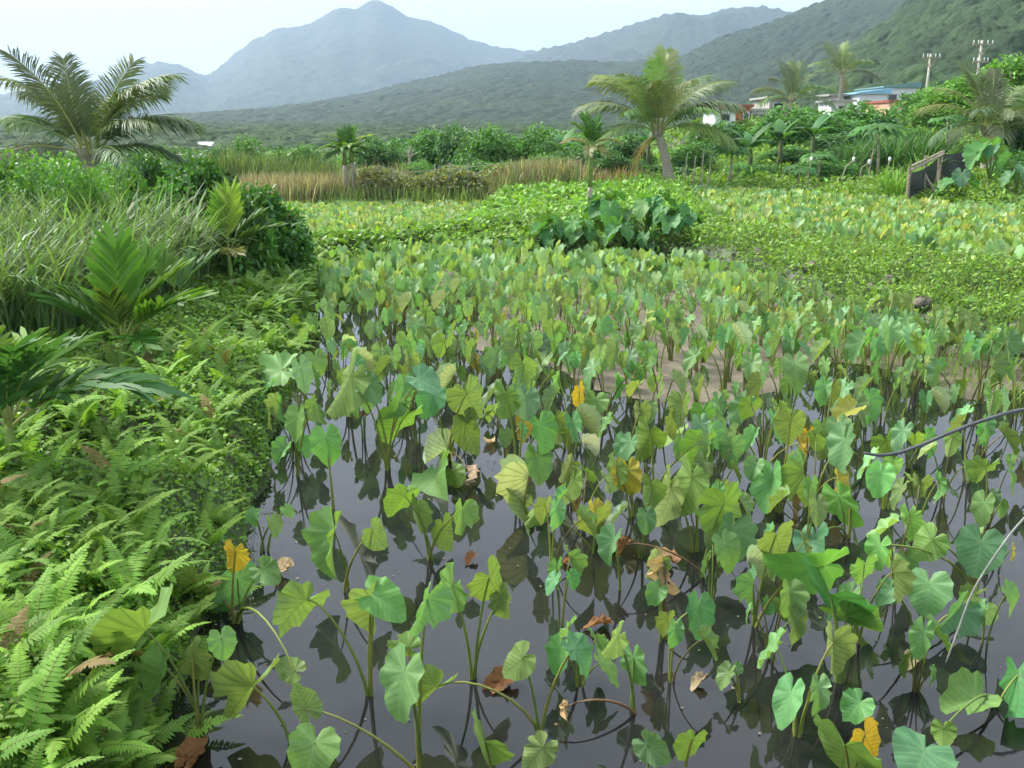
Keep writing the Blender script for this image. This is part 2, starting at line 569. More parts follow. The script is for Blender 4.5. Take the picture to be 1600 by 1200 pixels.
def axis(segs):
    out = []
    for a, b, n in segs:
        out += list(np.linspace(a, b, n, endpoint=False))
    return np.array(out + [segs[-1][1]])
gx = axis([(-6000, -800, 8), (-800, -100, 16), (-100, -24, 26), (-24, -7, 60), (-7, 8, 170), (8, 24, 70), (24, 100, 30), (100, 800, 16), (800, 6000, 8)])
gy = axis([(-60, -6, 10), (-6, 3, 30), (3, 20, 180), (20, 36, 80), (36, 110, 50), (110, 800, 20), (800, 6000, 10)])
GX, GY = np.meshgrid(gx, gy)
GZ = ground_z(GX, GY)
nx, ny = len(gx), len(gy)
ii = np.arange(nx * ny).reshape(ny, nx)
GF = np.stack([ii[:-1, :-1].ravel(), ii[:-1, 1:].ravel(), ii[1:, 1:].ravel(), ii[1:, :-1].ravel()], 1)
inp = (poly_dist(GX, GY, PADDY) < -0.08) | (poly_dist(GX, GY, LEFT_P) < 0.1) | (poly_dist(GX, GY, RIGHT_P) < 0.1)
tint = np.where(inp.ravel()[:, None], np.array([[0.205, 0.172, 0.12]]), np.array([[0.055, 0.085, 0.026]]))
m, ns, ls = new_mat('ground')
att = src_colour(ns, 'tint')
tcn = N(ns, 'ShaderNodeTexCoord')
n1 = N(ns, 'ShaderNodeTexNoise'); n1.inputs['Scale'].default_value = 7; n1.inputs['Detail'].default_value = 8
n2 = N(ns, 'ShaderNodeTexNoise'); n2.inputs['Scale'].default_value = 1.1; n2.inputs['Detail'].default_value = 3
ls.new(tcn.outputs['Object'], n1.inputs['Vector']); ls.new(tcn.outputs['Object'], n2.inputs['Vector'])
f = math_n(ns, ls, 'ADD', math_n(ns, ls, 'MULTIPLY_ADD', n1.outputs['Fac'], 0.7, 0.4), math_n(ns, ls, 'MULTIPLY_ADD', n2.outputs['Fac'], 0.6, -0.3))
cc = N(ns, 'ShaderNodeCombineColor')
for i in range(3): ls.new(f, cc.inputs[i])
c = mixc(ns, ls, 1.0, att, cc.outputs[0], 'MULTIPLY')
pr = N(ns, 'ShaderNodeBsdfPrincipled')
ls.new(c, pr.inputs['Base Color'])
pr.inputs['Roughness'].default_value = 0.62
bp = N(ns, 'ShaderNodeBump'); bp.inputs['Strength'].default_value = 0.7; bp.inputs['Distance'].default_value = 0.03
ls.new(n1.outputs['Fac'], bp.inputs['Height']); ls.new(bp.outputs[0], pr.inputs['Normal'])
ls.new(pr.outputs[0], N(ns, 'ShaderNodeOutputMaterial').inputs[0])
M_GROUND = m
ground = link('ground', make_mesh('ground', np.stack([GX.ravel(), GY.ravel(), GZ.ravel()], 1), GF, [M_GROUND], tint=tint, smooth_shade=True))
tag(ground, kind='structure')

# water of the near paddy: dark, still, slightly dusty
m, ns, ls = new_mat('paddy_water')
tcn = N(ns, 'ShaderNodeTexCoord')
n1 = N(ns, 'ShaderNodeTexNoise'); n1.inputs['Scale'].default_value = 3.0; n1.inputs['Detail'].default_value = 3
ls.new(tcn.outputs['Object'], n1.inputs['Vector'])
n3 = N(ns, 'ShaderNodeTexNoise'); n3.inputs['Scale'].default_value = 60; n3.inputs['Detail'].default_value = 2
ls.new(tcn.outputs['Object'], n3.inputs['Vector'])
speck = N(ns, 'ShaderNodeMapRange'); speck.inputs['From Min'].default_value = 0.71; speck.inputs['From Max'].default_value = 0.76
ls.new(n3.outputs['Fac'], speck.inputs['Value'])
c = mixc(ns, ls, n1.outputs['Fac'], (0.011, 0.0118, 0.0118), (0.016, 0.0162, 0.0152))
c = mixc(ns, ls, math_n(ns, ls, 'MULTIPLY', speck.outputs[0], 0.15), c, (0.10, 0.095, 0.08))
pr = N(ns, 'ShaderNodeBsdfPrincipled')
ls.new(c, pr.inputs['Base Color'])
pr.inputs['Roughness'].default_value = 0.025
pr.inputs['IOR'].default_value = 1.58
bp = N(ns, 'ShaderNodeBump'); bp.inputs['Strength'].default_value = 0.05; bp.inputs['Distance'].default_value = 0.02
ls.new(n1.outputs['Fac'], bp.inputs['Height']); ls.new(bp.outputs[0], pr.inputs['Normal'])
ls.new(pr.outputs[0], N(ns, 'ShaderNodeOutputMaterial').inputs[0])
M_WATER = m
wx, wy = np.meshgrid(np.linspace(-6.5, 14, 42), np.linspace(1.2, 21, 40))
wi = np.arange(wx.size).reshape(wx.shape)
wf = np.stack([wi[:-1, :-1].ravel(), wi[:-1, 1:].ravel(), wi[1:, 1:].ravel(), wi[1:, :-1].ravel()], 1)
ctr = np.stack([wx.ravel(), wy.ravel()], 1)[wf].mean(1)
wf = wf[poly_dist(ctr[:, 0], ctr[:, 1], PADDY) < 0.75]
water = link('water', make_mesh('water', np.stack([wx.ravel(), wy.ravel(), np.zeros(wx.size)], 1), wf, [M_WATER]))
tag(water, kind='structure')

# ------------------------------------------------------------------ mountains
def forest_mat(name, scale, a, b, c3, bs=1.0):
    m, ns, ls = new_mat(name)
    tcn = N(ns, 'ShaderNodeTexCoord')
    vo = N(ns, 'ShaderNodeTexVoronoi'); vo.inputs['Scale'].default_value = scale
    ls.new(tcn.outputs['Object'], vo.inputs['Vector'])
    nz = N(ns, 'ShaderNodeTexNoise'); nz.inputs['Scale'].default_value = scale * 0.13; nz.inputs['Detail'].default_value = 6
    ls.new(tcn.outputs['Object'], nz.inputs['Vector'])
    nf = N(ns, 'ShaderNodeTexNoise'); nf.inputs['Scale'].default_value = scale * 2.5; nf.inputs['Detail'].default_value = 5
    ls.new(tcn.outputs['Object'], nf.inputs['Vector'])
    sp = N(ns, 'ShaderNodeSeparateColor'); ls.new(vo.outputs['Color'], sp.inputs[0])
    col1 = mixc(ns, ls, sp.outputs[0], a, b)
    rp = N(ns, 'ShaderNodeMapRange'); rp.inputs['From Min'].default_value = .42; rp.inputs['From Max'].default_value = .66
    ls.new(nz.outputs['Fac'], rp.inputs['Value'])
    col2 = mixc(ns, ls, math_n(ns, ls, 'MULTIPLY', rp.outputs[0], .7), col1, c3)
    pr = N(ns, 'ShaderNodeBsdfPrincipled'); pr.inputs['Roughness'].default_value = .8; pr.inputs['Specular IOR Level'].default_value = .15
    ls.new(col2, pr.inputs['Base Color'])
    bp = N(ns, 'ShaderNodeBump'); bp.inputs['Strength'].default_value = bs; bp.inputs['Distance'].default_value = 2.0 / (scale * 10)
    h = math_n(ns, ls, 'SUBTRACT', math_n(ns, ls, 'MULTIPLY', nf.outputs['Fac'], 1.6), vo.outputs['Distance'])
    ls.new(h, bp.inputs['Height']); ls.new(bp.outputs[0], pr.inputs['Normal'])
    ls.new(pr.outputs[0], N(ns, 'ShaderNodeOutputMaterial').inputs[0])
    return m
def mountain(name, prof, D, D0, nu, nsl, canopy, amp, spur, mat, seed, power=1.0, z0=0.0):
    prof = np.array(prof, float)
    u = np.linspace(prof[0, 0], prof[-1, 0], nu)
    yy = np.interp(u, prof[:, 0], prof[:, 1])
    k = np.hanning(7); k /= k.sum()
    yy = np.convolve(np.pad(yy, 3, 'edge'), k, 'valid')
    s = np.concatenate([np.linspace(0, 1, nsl), np.linspace(1.02, 1.6, 14)])
    U, S = np.meshgrid(u, s)
    ray0 = np.stack([(u - 800) / FPX, np.full(nu, CP + .33 * SP), np.full(nu, 0)], 1)
    az = np.arctan2(ray0[:, 0], ray0[:, 1])
    el = np.array([math.atan2(ray(a, b)[2], math.hypot(ray(a, b)[0], ray(a, b)[1])) for a, b in zip(u, yy)])
    ridge = CAM_H + D * np.tan(el) - z0
    Dd = D0 + (D - D0) * S
    X, Y = Dd * np.sin(az)[None], Dd * np.cos(az)[None]
    sh = np.where(S <= 1, S ** power, 1 - (S - 1) ** 1.2 * 1.3)
    wob = np.where(S <= 1, np.sin(np.clip(S, 0, 1) * math.pi), 0)
    Z = ridge[None] * sh
    sp = fbm(X / spur + seed, Y / spur, 5)
    Z = Z + (0.55 * np.abs(sp) + 0.35 * sp) * wob * ridge[None] * 0.45
    d, v = cells(X / canopy, Y / canopy)
    bump = (1 - np.clip(d, 0, 1) ** 2) * (0.5 + v) * amp
    d2, v2 = cells(X / canopy * 2.3 + 7, Y / canopy * 2.3)
    bump = bump + (1 - np.clip(d2, 0, 1) ** 2) * amp * .5
    Z = Z + bump * smooth(0, .08, S) - amp * .7 + z0
    n = len(s)
    ii = np.arange(n * nu).reshape(n, nu)
    F = np.stack([ii[:-1, :-1].ravel(), ii[:-1, 1:].ravel(), ii[1:, 1:].ravel(), ii[1:, :-1].ravel()], 1)
    o = link(name, make_mesh(name, np.stack([X.ravel(), Y.ravel(), Z.ravel()], 1), F, [mat], smooth_shade=True))
    tag(o, kind='structure')
    return o
MF_FAR = forest_mat('forest_far', 0.05, (0.015, 0.032, 0.016), (0.028, 0.05, 0.024), (0.035, 0.055, 0.028), .4)
MF_MID = forest_mat('forest_mid', 0.10, (0.009, 0.022, 0.010), (0.024, 0.046, 0.018), (0.030, 0.052, 0.022), .7)
MF_NEAR = forest_mat('forest_near', 0.22, (0.012, 0.03, 0.011), (0.045, 0.085, 0.024), (0.022, 0.045, 0.016))
mountain('mountain', [(-700, 190), (-300, 170), (0, 150), (180, 125), (240, 101), (268, 99), (300, 111), (325, 124), (350, 103), (400, 66), (440, 46), (490, 42),
    (520, 23), (545, 14), (560, 21), (575, 9), (592, 1), (610, 8), (640, 28), (690, 40), (740, 66), (790, 79), (830, 82), (900, 92), (1000, 110), (1300, 140), (1700, 150)],
    2600, 1500, 420, 130, 16, 7, 420, MF_FAR, 3, 1.1)
mountain('mountain', [(560, 190), (700, 140), (780, 108), (845, 80), (880, 72), (930, 58), (1000, 36), (1040, 25), (1090, 27), (1130, 15), (1180, 12), (1222, 22), (1300, 30), (1500, 45), (1900, 70)],
    1900, 1150, 340, 120, 14, 6, 300, MF_FAR, 19, 1.05)
mountain('hill', [(-900, 196), (-300, 192), (150, 188), (330, 177), (420, 170), (500, 160), (570, 148), (640, 130), (700, 117), (740, 105), (800, 99), (900, 97), (960, 99), (1030, 95), (1100, 108), (1300, 130), (1600, 150)],
    900, 300, 460, 220, 7, 2.2, 150, MF_MID, 7, 1.35)
mountain('hill', [(900, 185), (980, 135), (1060, 92), (1090, 76), (1130, 58), (1190, 40), (1250, 15), (1300, -6), (1400, -60), (1500, -110), (1700, -150), (2100, -170)],
    800, 330, 420, 220, 6.5, 2.6, 170, MF_MID, 13, 1.15)
mountain('hill', [(1080, 197), (1180, 165), (1280, 108), (1340, 62), (1390, 20), (1420, -6), (1500, -70), (1600, -120), (1750, -170), (2200, -220)],
    360, 125, 440, 250, 4.2, 1.9, 80, MF_NEAR, 29, 1.2, z0=3.0)

mountain('scrubland', [(-1500, 199), (-600, 198), (0, 197), (500, 196), (900, 194), (1150, 185), (1400, 175), (1700, 160), (2400, 150)],
    330, 40, 560, 280, 2.4, .9, 60, MF_NEAR, 41, 1.0, z0=-.35)

# the hazy air over the whole valley
hb = MB()
hb.box((0, 2400, 349), (15900, 7600, 702))
m, ns, ls = new_mat('haze')
pv = N(ns, 'ShaderNodeVolumePrincipled')
pv.inputs['Color'].default_value = (0.48, 0.62, 0.81, 1)
pv.inputs['Density'].default_value = 0.00035
pv.inputs['Anisotropy'].default_value = 0.25
ls.new(pv.outputs[0], N(ns, 'ShaderNodeOutputMaterial').inputs['Volume'])
haze = hb.build('haze', m)
tag(haze, kind='stuff')

# ------------------------------------------------------------------ taro leaf meshes (junction at origin, tip at +Y, upper side +Z)
def heart_leaf(seed, droop=0.25, fold=0.25, wave=0.05, na=32, nr=6, tear=0.0):
    r_ = np.random.default_rng(seed)
    th = np.linspace(-math.pi, math.pi, na, endpoint=True)
    ka = np.radians([0, 8, 20, 40, 65, 90, 115, 140, 158, 170, 176, 180])
    kr = np.array([1.0, .93, .80, .645, .545, .50, .495, .52, .50, .36, .20, .10])
    rad = np.interp(np.abs(th), ka, kr)
    rad = rad * (1 + r_.normal(0, .02, na)) * (1 + .04 * np.sin(th * 9 + r_.random() * 6))
    if tear:
        for _ in range(3):
            k = r_.integers(3, na - 3)
            rad[k] *= 1 - tear * r_.random()
    rr = np.linspace(0, 1, nr + 1)[1:]
    TH, RR = np.meshgrid(th, rr)
    X = np.sin(TH) * rad[None] * RR * 1.06
    Y = np.cos(TH) * rad[None] * RR
    ph = r_.random() * 6
    Z = fold * np.abs(X) * (0.6 + .4 * RR) - droop * np.sign(Y) * Y ** 2 * np.where(Y > 0, 1, -.35) + wave * RR ** 2 * np.sin(TH * 7 + ph) + .4 * wave * RR * np.cos(TH * 15 + ph)
    Z = Z + r_.normal(0, .12) * X
    V = np.concatenate([np.zeros((1, 3)), np.stack([X.ravel(), Y.ravel(), Z.ravel()], 1)])
    F = []
    for j in range(na - 1):
        F.append((0, 1 + j + 1, 1 + j, 1 + j))
    T = []
    for j in range(na - 1):
        T.append((0, 1 + j + 1, 1 + j))
    for i in range(nr - 1):
        for j in range(na - 1):
            a, b = 1 + i * na + j, 1 + i * na + j + 1
            c, d = a + na, b + na
            T.append((a, b, d)); T.append((a, d, c))
    return V, np.array(T), V[:, :2].copy()
def orient_up(V, F):
    n = np.cross(V[F[:, 1]] - V[F[:, 0]], V[F[:, 2]] - V[F[:, 0]])
    if n[:, 2].sum() < 0:
        F = F[:, ::-1].copy()
    return F
HEARTS, HEART_A = [], []
for k in range(12):
    V, F, UV = heart_leaf(40 + k, [.15, .35, .6, .1][k % 4], [.15, .4, .75, .28][(k // 2) % 4], .04 + .02 * (k % 3), tear=[0, 0, .35, 0, .5, 0][k % 6])
    F = orient_up(V, F)
    HEARTS.append(make_mesh('taro_leaf', V, F, [M_TARO], uv=UV, smooth_shade=True))
HEART_LOW = []
for k in range(4):
    V, F, UV = heart_leaf(90 + k, [.2, .35][k % 2], [.2, .4][k // 2], .05, na=16, nr=2)
    HEART_LOW.append((V, orient_up(V, F), UV))
V, F, UV = heart_leaf(77, .1, 1.35, .02)        # folded young leaf
ROLLED = make_mesh('rolled_leaf', V * np.array([.55, 1, 1]), orient_up(V, F), [M_TARO], uv=UV, smooth_shade=True)
CRUMPLED = []
for k in range(3):
    V, F, UV = heart_leaf(130 + k, .5, .7, .12, na=26, nr=5)
    q = np.random.default_rng(k)
    V = V + q.normal(0, .035, V.shape)
    V[:, 0] *= .62
    CRUMPLED.append(make_mesh('withered_leaf', V, orient_up(V, F), [M_DEAD], uv=UV, smooth_shade=True))

C_UP = [(0.14, 0.315, 0.115), (0.12, 0.29, 0.125), (0.16, 0.33, 0.105), (0.145, 0.30, 0.135), (0.19, 0.345, 0.10)]
C_UN = [(0.17, 0.295, 0.09), (0.19, 0.315, 0.095), (0.155, 0.275, 0.08), (0.20, 0.325, 0.11)]
C_YEL, C_ORA, C_BRN, C_TAN, C_PALE = (0.38, 0.37, 0.06), (0.46, 0.34, 0.05), (0.25, 0.12, 0.05), (0.50, 0.38, 0.22), (0.42, 0.50, 0.36)
C_STK = [(0.20, 0.25, 0.045), (0.15, 0.22, 0.05), (0.24, 0.25, 0.06), (0.15, 0.13, 0.06)]
def bez(a, b, c, d, n=9):
    t = np.linspace(0, 1, n)[:, None]
    return (1 - t) ** 3 * a + 3 * (1 - t) ** 2 * t * b + 3 * (1 - t) * t * t * c + t ** 3 * d
def stalk_mesh(p, r0, r1):
    pts = np.asarray(p)
    k = np.linspace(0, 1, len(pts))
    V, F = tube_arrays(pts, r0 + (r1 - r0) * k ** .6, 6)
    return make_mesh('leaf_stalk', V, F, [M_STALK], smooth_shade=True)
def leaf_matrix(j, y_axis, up, scale):
    y = Vector(y_axis).normalized()
    z = Vector(up); z = (z - y * z.dot(y)).normalized()
    x = y.cross(z)
    M = Matrix((x, y, z)).transposed().to_4x4()
    return Matrix.Translation(Vector(j)) @ M @ Matrix.Diagonal((*scale, 1))

# --- plants read off the photograph: base pixel, then leaves (junction px, tip px, apparent width px, side, extra)
def taro_from_photo(base, leaves, label):
    B = P(base[0], base[1], 0)
    root = empty('taro_plant', (B[0], B[1], -0.03))
    tag(root, label, 'taro plant', 'taro plants in the flooded paddy')
    O = np.array([B[0], B[1], -0.03])
    for L in leaves:
        jx, jy, tx, ty, w, side = L[:6]
        ex = L[6] if len(L) > 6 else {}
        y0 = B[1] + ex.get('dy', random.uniform(-.06, .06))
        J = PD(jx, jy, y0)
        if J[2] < 0.10: J = P(jx, jy, 0.10)
        plen = math.hypot(tx - jx, ty - jy) / FPX * np.linalg.norm(J - [0, 0, CAM_H])
        front = side in 'fyl'
        dd = ex.get('dd', plen * (0.35 if front else 0.30))
        aw = w / FPX * np.linalg.norm(J - [0, 0, CAM_H])
        if aw > 1.12 * plen and side not in 'wtr':
            dd = max(dd, math.sqrt(max(0, (aw / 1.10) ** 2 - plen ** 2)))
        T = PD(tx, ty, J[1] + (-dd if front else dd))
        if T[2] < 0.02: T = P(tx, ty, 0.02)
        ya = T - J
        ln = float(np.linalg.norm(ya))
        view = np.array([0, 0, CAM_H]) - J
        view /= np.linalg.norm(view)
        n = view if front else -view
        yv = Vector(ya).normalized()
        true_w = ln * 1.04
        app_w = w / FPX * np.linalg.norm(J - [0, 0, CAM_H])
        wf = min(1.25, max(1.0, app_w / (true_w * .98)))
        turn = math.acos(min(1.0, app_w / (true_w * wf)))
        zv = Vector(n); zv = (zv - yv * zv.dot(yv)).normalized()
        sgn = ex.get('turn', 1 if jx < base[0] else -1)
        zv = Matrix.Rotation(turn * .92 * sgn, 3, yv) @ zv
        if zv.z < -0.35 and not ex.get('keep'): zv = Matrix.Rotation(-2 * turn * .92 * sgn, 3, yv) @ zv
        colr = {'f': random.choice(C_UP), 'b': random.choice(C_UN), 'y': C_YEL, 'o': C_ORA, 'w': C_BRN, 't': C_TAN, 'r': C_PALE, 'l': (0.17, .36, .09), 'd': (.075, .245, .095)}[side]
        colr = [q * random.uniform(.88, 1.12) for q in colr]
        if side in 'wt': me = random.choice(CRUMPLED)
        elif side == 'r': me = ROLLED
        else: me = random.choice(HEARTS)
        nm = {'w': 'withered_leaf', 't': 'withered_leaf', 'r': 'rolled_leaf'}.get(side, 'leaf')
        o = link(nm, me, root, colr)
        k_ = .72 if side in 'wt' else 1
        o.matrix_basis = leaf_matrix(J - O, ya, zv, (ln * wf * k_, ln * k_, ln * k_))
        if side == 'y': o['label'] = 'yellowed leaf'
        if side == 'o': o['label'] = 'orange dying leaf'
        dist = np.linalg.norm(J - B)
        a = np.array([(random.random() - .5) * .05, (random.random() - .5) * .05, 0])
        if ex.get('arch'):
            h = ex['arch']
            p = bez(a, a * .5 + (J - O) * .12 + [0, 0, h], (J - O) * .7 + [0, 0, h * .9], J - O)
        else:
            k = np.array([0, 0, dist * .45])
            p = bez(a, a + k + (J - O) * .08, (J - O) * .82 + [0, 0, dist * .12], J - O)
        s = link('leaf_stalk', stalk_mesh(p, ex.get('r', .011) * (.8 + dist * .5), .0042), root, random.choice(C_STK[:3]) if side not in 'wt' else (.2, .12, .06))
    return root
TP = taro_from_photo
TP((543, 923), [(522, 830, 503, 908, 42, 'l'), (582, 830, 595, 853, 38, 'b')], 'taro plant with one long pale striped leaf leaning left and a round one')
TP((580, 1083), [(478, 937, 434, 968, 52, 'b', {'arch': .2}), (586, 930, 637, 962, 50, 'l'), (580, 937, 574, 982, 28, 'b')], 'taro plant with a thick stalk arching left to a broad drooping leaf')
TP((655, 1215), [(638, 1013, 603, 1003, 34, 'b'), (632, 1050, 607, 1133, 62, 'f', {'dy': -.2}), (667, 935, 645, 1000, 46, 'f'), (480, 1108, 462, 1064, 36, 'b', {'arch': .12})], 'tall taro plant at the bottom edge with two large blue-green leaves')
TP((500, 1300), [(492, 1160, 475, 1222, 86, 'l', {'dy': .1})], 'taro leaf cut by the bottom edge with the largest face toward the viewer')
TP((842, 1150), [(682, 1073, 642, 1100, 40, 'b', {'arch': .2}), (817, 1028, 788, 1056, 46, 'b'), (897, 1013, 933, 1052, 36, 'f'), (848, 1167, 820, 1205, 44, 'b')], 'taro plant with one stalk stretched low to the left over open water')
TP((740, 1057), [(707, 915, 692, 948, 54, 'b'), (765, 903, 780, 934, 52, 'b'), (784, 932, 793, 964, 26, 'b')], 'taro plant with two heart leaves seen from below with dark veins')
TP((762, 1225), [(758, 1160, 759, 1184, 58, 'b', {'dd': .14})], 'small taro plant with a single notched heart leaf at the bottom edge')
TP((312, 1146), [(228, 985, 172, 1046, 38, 'b'), (250, 1035, 231, 1096, 38, 'f'), (300, 1022, 277, 1048, 38, 'b'), (312, 1040, 330, 1060, 26, 'b'), (346, 997, 354, 1034, 38, 'f')], 'five-leaved taro plant standing against the fern bank at the lower left')
TP((371, 971), [(371, 904, 350, 967, 38, 'f'), (300, 905, 264, 932, 42, 'b'), (410, 890, 438, 911, 38, 'f'), (460, 1048, 430, 1036, 36, 'b', {'arch': .28}), (368, 862, 368, 893, 24, 'o', {'keep': 1})], 'taro plant at the fern bank with one orange leaf hanging upright')
TP((412, 862), [(398, 803, 392, 827, 17, 'f'), (425, 815, 432, 842, 17, 'f'), (447, 795, 458, 808, 17, 'f')], 'very small three-leaved taro plant at the edge of the fern bank')
TP((446, 1165), [(394, 1071, 353, 1121, 58, 'b')], 'taro plant with a single veined leaf hanging left below the arched stalk')
TP((1310, 1062), [(1297, 930, 1302, 957, 88, 'd', {'dd': .20, 'r': .026}), (1322, 962, 1373, 985, 40, 'b')], 'taro plant with one thick upright stem and a dark two-lobed leaf on top')
TP((1183, 978), [(1287, 884, 1214, 904, 44, 'l', {'arch': .2}), (1213, 836, 1213, 858, 48, 'b', {'dd': .12}), (1170, 880, 1186, 910, 9, 'r'), (1202, 940, 1200, 963, 20, 'f')], 'taro plant with a white rolled young leaf beside a small heart leaf')
TP((1433, 1007), [(1452, 912, 1447, 963, 64, 'f'), (1498, 952, 1464, 1000, 42, 'f'), (1392, 920, 1372, 940, 34, 'f')], 'taro plant with two overlapping blue-green leaves at the lower right')
TP((1530, 945), [(1533, 848, 1523, 905, 60, 'f'), (1457, 843, 1428, 875, 46, 'b'), (1375, 852, 1364, 890, 32, 'l'), (1535, 950, 1521, 980, 46, 'b')], 'large taro plant at the right with one broad leaf under the pale grass stem')
TP((1560, 1105), [(1523, 1092, 1470, 1112, 50, 'l'), (1590, 1055, 1598, 1142, 74, 'd'), (1474, 1138, 1475, 1167, 70, 'b', {'dd': .1})], 'taro plant at the right edge with one dark green leaf cut by the frame')
TP((1358, 1155), [(1343, 1098, 1319, 1127, 42, 'f')], 'small taro plant with one bright leaf folded left in open water')
TP((1322, 1240), [(1320, 1165, 1320, 1197, 84, 'b', {'dd': .08}), (1352, 1148, 1364, 1182, 40, 'o')], 'taro plant at the bottom edge with a browning leaf behind a heart leaf')
TP((1440, 1250), [(1445, 1172, 1430, 1217, 78, 'f')], 'taro plant with a smooth bright leaf cut by the lower right edge')
TP((1150, 1093), [(1138, 1050, 1124, 1080, 24, 'f'), (1150, 1042, 1161, 1052, 18, 'f')], 'tiny two-leaved taro shoot alone in dark open water')
TP((1038, 1000), [(1093, 948, 1095, 1003, 36, 'f'), (1028, 922, 1012, 948, 30, 'f'), (1040, 884, 1042, 942, 22, 't'), (1024, 878, 1010, 905, 34, 'b')], 'taro plant with a tan withered leaf between small green ones')
TP((992, 1110), [(990, 1028, 996, 1078, 37, 'f'), (965, 995, 945, 1027, 30, 'b'), (885, 1105, 880, 1140, 26, 't', {'arch': .1})], 'taro plant with a low arched stalk ending in a white and brown curled leaf')
TP((1015, 1240), [(1012, 1163, 1047, 1196, 42, 'f')], 'taro plant at the bottom edge with one leaf leaning right')
TP((1065, 1240), [(1082, 1156, 1062, 1186, 28, 'b')], 'small narrow taro leaf on a thin stalk at the bottom centre')
TP((965, 922), [(960, 842, 943, 883, 34, 'f')], 'single-stalked taro plant with one turned green leaf in the middle water')
TP((925, 863), [(932, 808, 934, 832, 50, 'b', {'dd': .12}), (836, 803, 820, 822, 26, 'b', {'arch': .12})], 'taro plant with a notched cup-like leaf and a long stalk to the left')
TP((1100, 900), [(1131, 788, 1128, 848, 60, 'b'), (1145, 828, 1131, 890, 46, 'f'), (978, 850, 955, 868, 20, 'w', {'arch': .12})], 'taro plant with a broad veined leaf above a blue-green hanging one')
TP((517, 794), [(509, 684, 514, 730, 46, 'l', {'r': .014})], 'lone taro plant with one upright heart leaf on a straight stalk')
TP((605, 734), [(548, 588, 521, 652, 46, 'b'), (575, 598, 589, 632, 36, 'f'), (632, 652, 597, 690, 36, 'b'), (624, 627, 611, 660, 28, 'l'), (655, 592, 690, 612, 34, 'f')], 'taro plant with a stout trunk-like base and a long leaf to the left')
TP((467, 744), [(466, 650, 462, 692, 30, 'l'), (490, 633, 495, 662, 18, 'b'), (445, 698, 426, 724, 26, 'f'), (470, 692, 484, 716, 20, 'l')], 'slender taro plant at the water edge below the fern bank')
TP((700, 720), [(680, 742, 668, 788, 40, 'f', {'dy': -.35}), (708, 738, 722, 762, 34, 'b'), (730, 615, 746, 655, 54, 'b'), (728, 662, 736, 707, 34, 'b'), (677, 617, 656, 653, 46, 'f'), (700, 700, 664, 728, 10, 'r'), (733, 738, 737, 768, 16, 't')], 'tall crowded taro plant with a rolled pale leaf and a tan hanging leaf')
TP((812, 765), [(843, 664, 853, 712, 32, 'f'), (838, 714, 845, 760, 36, 'f'), (821, 622, 823, 660, 38, 'f'), (790, 617, 790, 655, 26, 'b')], 'taro plant with three smooth blue-green leaves one above another')
TP((822, 812), [(816, 785, 805, 838, 30, 'b'), (826, 745, 824, 800, 6, 'r')], 'taro plant with a single rolled leaf standing upright like a spear')
TP((672, 874), [(722, 797, 718, 840, 38, 'f'), (652, 795, 658, 832, 30, 'b'), (632, 775, 607, 805, 30, 'b'), (692, 823, 695, 858, 30, 'b')], 'four-leaved taro plant with fanned stalks in the left middle water')
TP((1020, 778), [(1015, 676, 1011, 704, 46, 'b'), (1097, 692, 1081, 735, 38, 'b'), (985, 690, 975, 720, 26, 'f')], 'taro plant with several splayed stalks and a pale notched leaf on top')
TP((939, 792), [(890, 727, 875, 753, 30, 'b'), (896, 748, 885, 790, 24, 'b'), (914, 697, 932, 716, 8, 'r')], 'taro plant leaning left with a white rolled leaf on its tallest stalk')
TP((988, 808), [(981, 735, 985, 781, 44, 'y'), (963, 730, 960, 766, 32, 'b')], 'taro plant with one leaf half turned yellow in the centre of the paddy')
TP((1085, 862), [(1081, 745, 1076, 800, 48, 'b'), (1048, 762, 1042, 818, 24, 'b')], 'taro plant with two pale undersides side by side in the centre')
TP((1219, 800), [(1204, 746, 1195, 806, 46, 'f'), (1256, 737, 1260, 793, 30, 'b'), (1236, 657, 1232, 694, 42, 'b'), (1180, 725, 1168, 750, 28, 'f')], 'tall taro plant with a long blue-green leaf hanging to the left of centre right')
TP((1325, 838), [(1321, 686, 1315, 743, 38, 'f'), (1311, 777, 1335, 832, 42, 'l'), (1272, 838, 1262, 876, 38, 'f')], 'taro plant with one long smooth leaf standing above the dark cable end')
TP((1350, 735), [(1330, 640, 1300, 655, 30, 'y'), (1290, 690, 1285, 715, 30, 'b'), (1385, 690, 1392, 720, 34, 'b')], 'taro plant with a golden yellow leaf spread flat among green ones')
TP((1255, 730), [(1262, 678, 1258, 700, 16, 'o'), (1285, 665, 1290, 690, 30, 'f')], 'taro plant with a small orange leaf beside its stalks')
TP((905, 700), [(905, 612, 907, 640, 15, 'o'), (930, 625, 925, 655, 36, 'f'), (870, 655, 880, 685, 30, 'b')], 'taro plant with an orange and yellow leaf hanging in its middle')
TP((480, 640), [(440, 578, 372, 604, 26, 'l', {'arch': .25}), (492, 560, 500, 590, 34, 'f')], 'taro plant reaching one long flat leaf out over the fern bank')
HAND = np.array([o.location[:2] for o in bpy.data.objects if o.name.startswith('taro_plant')])

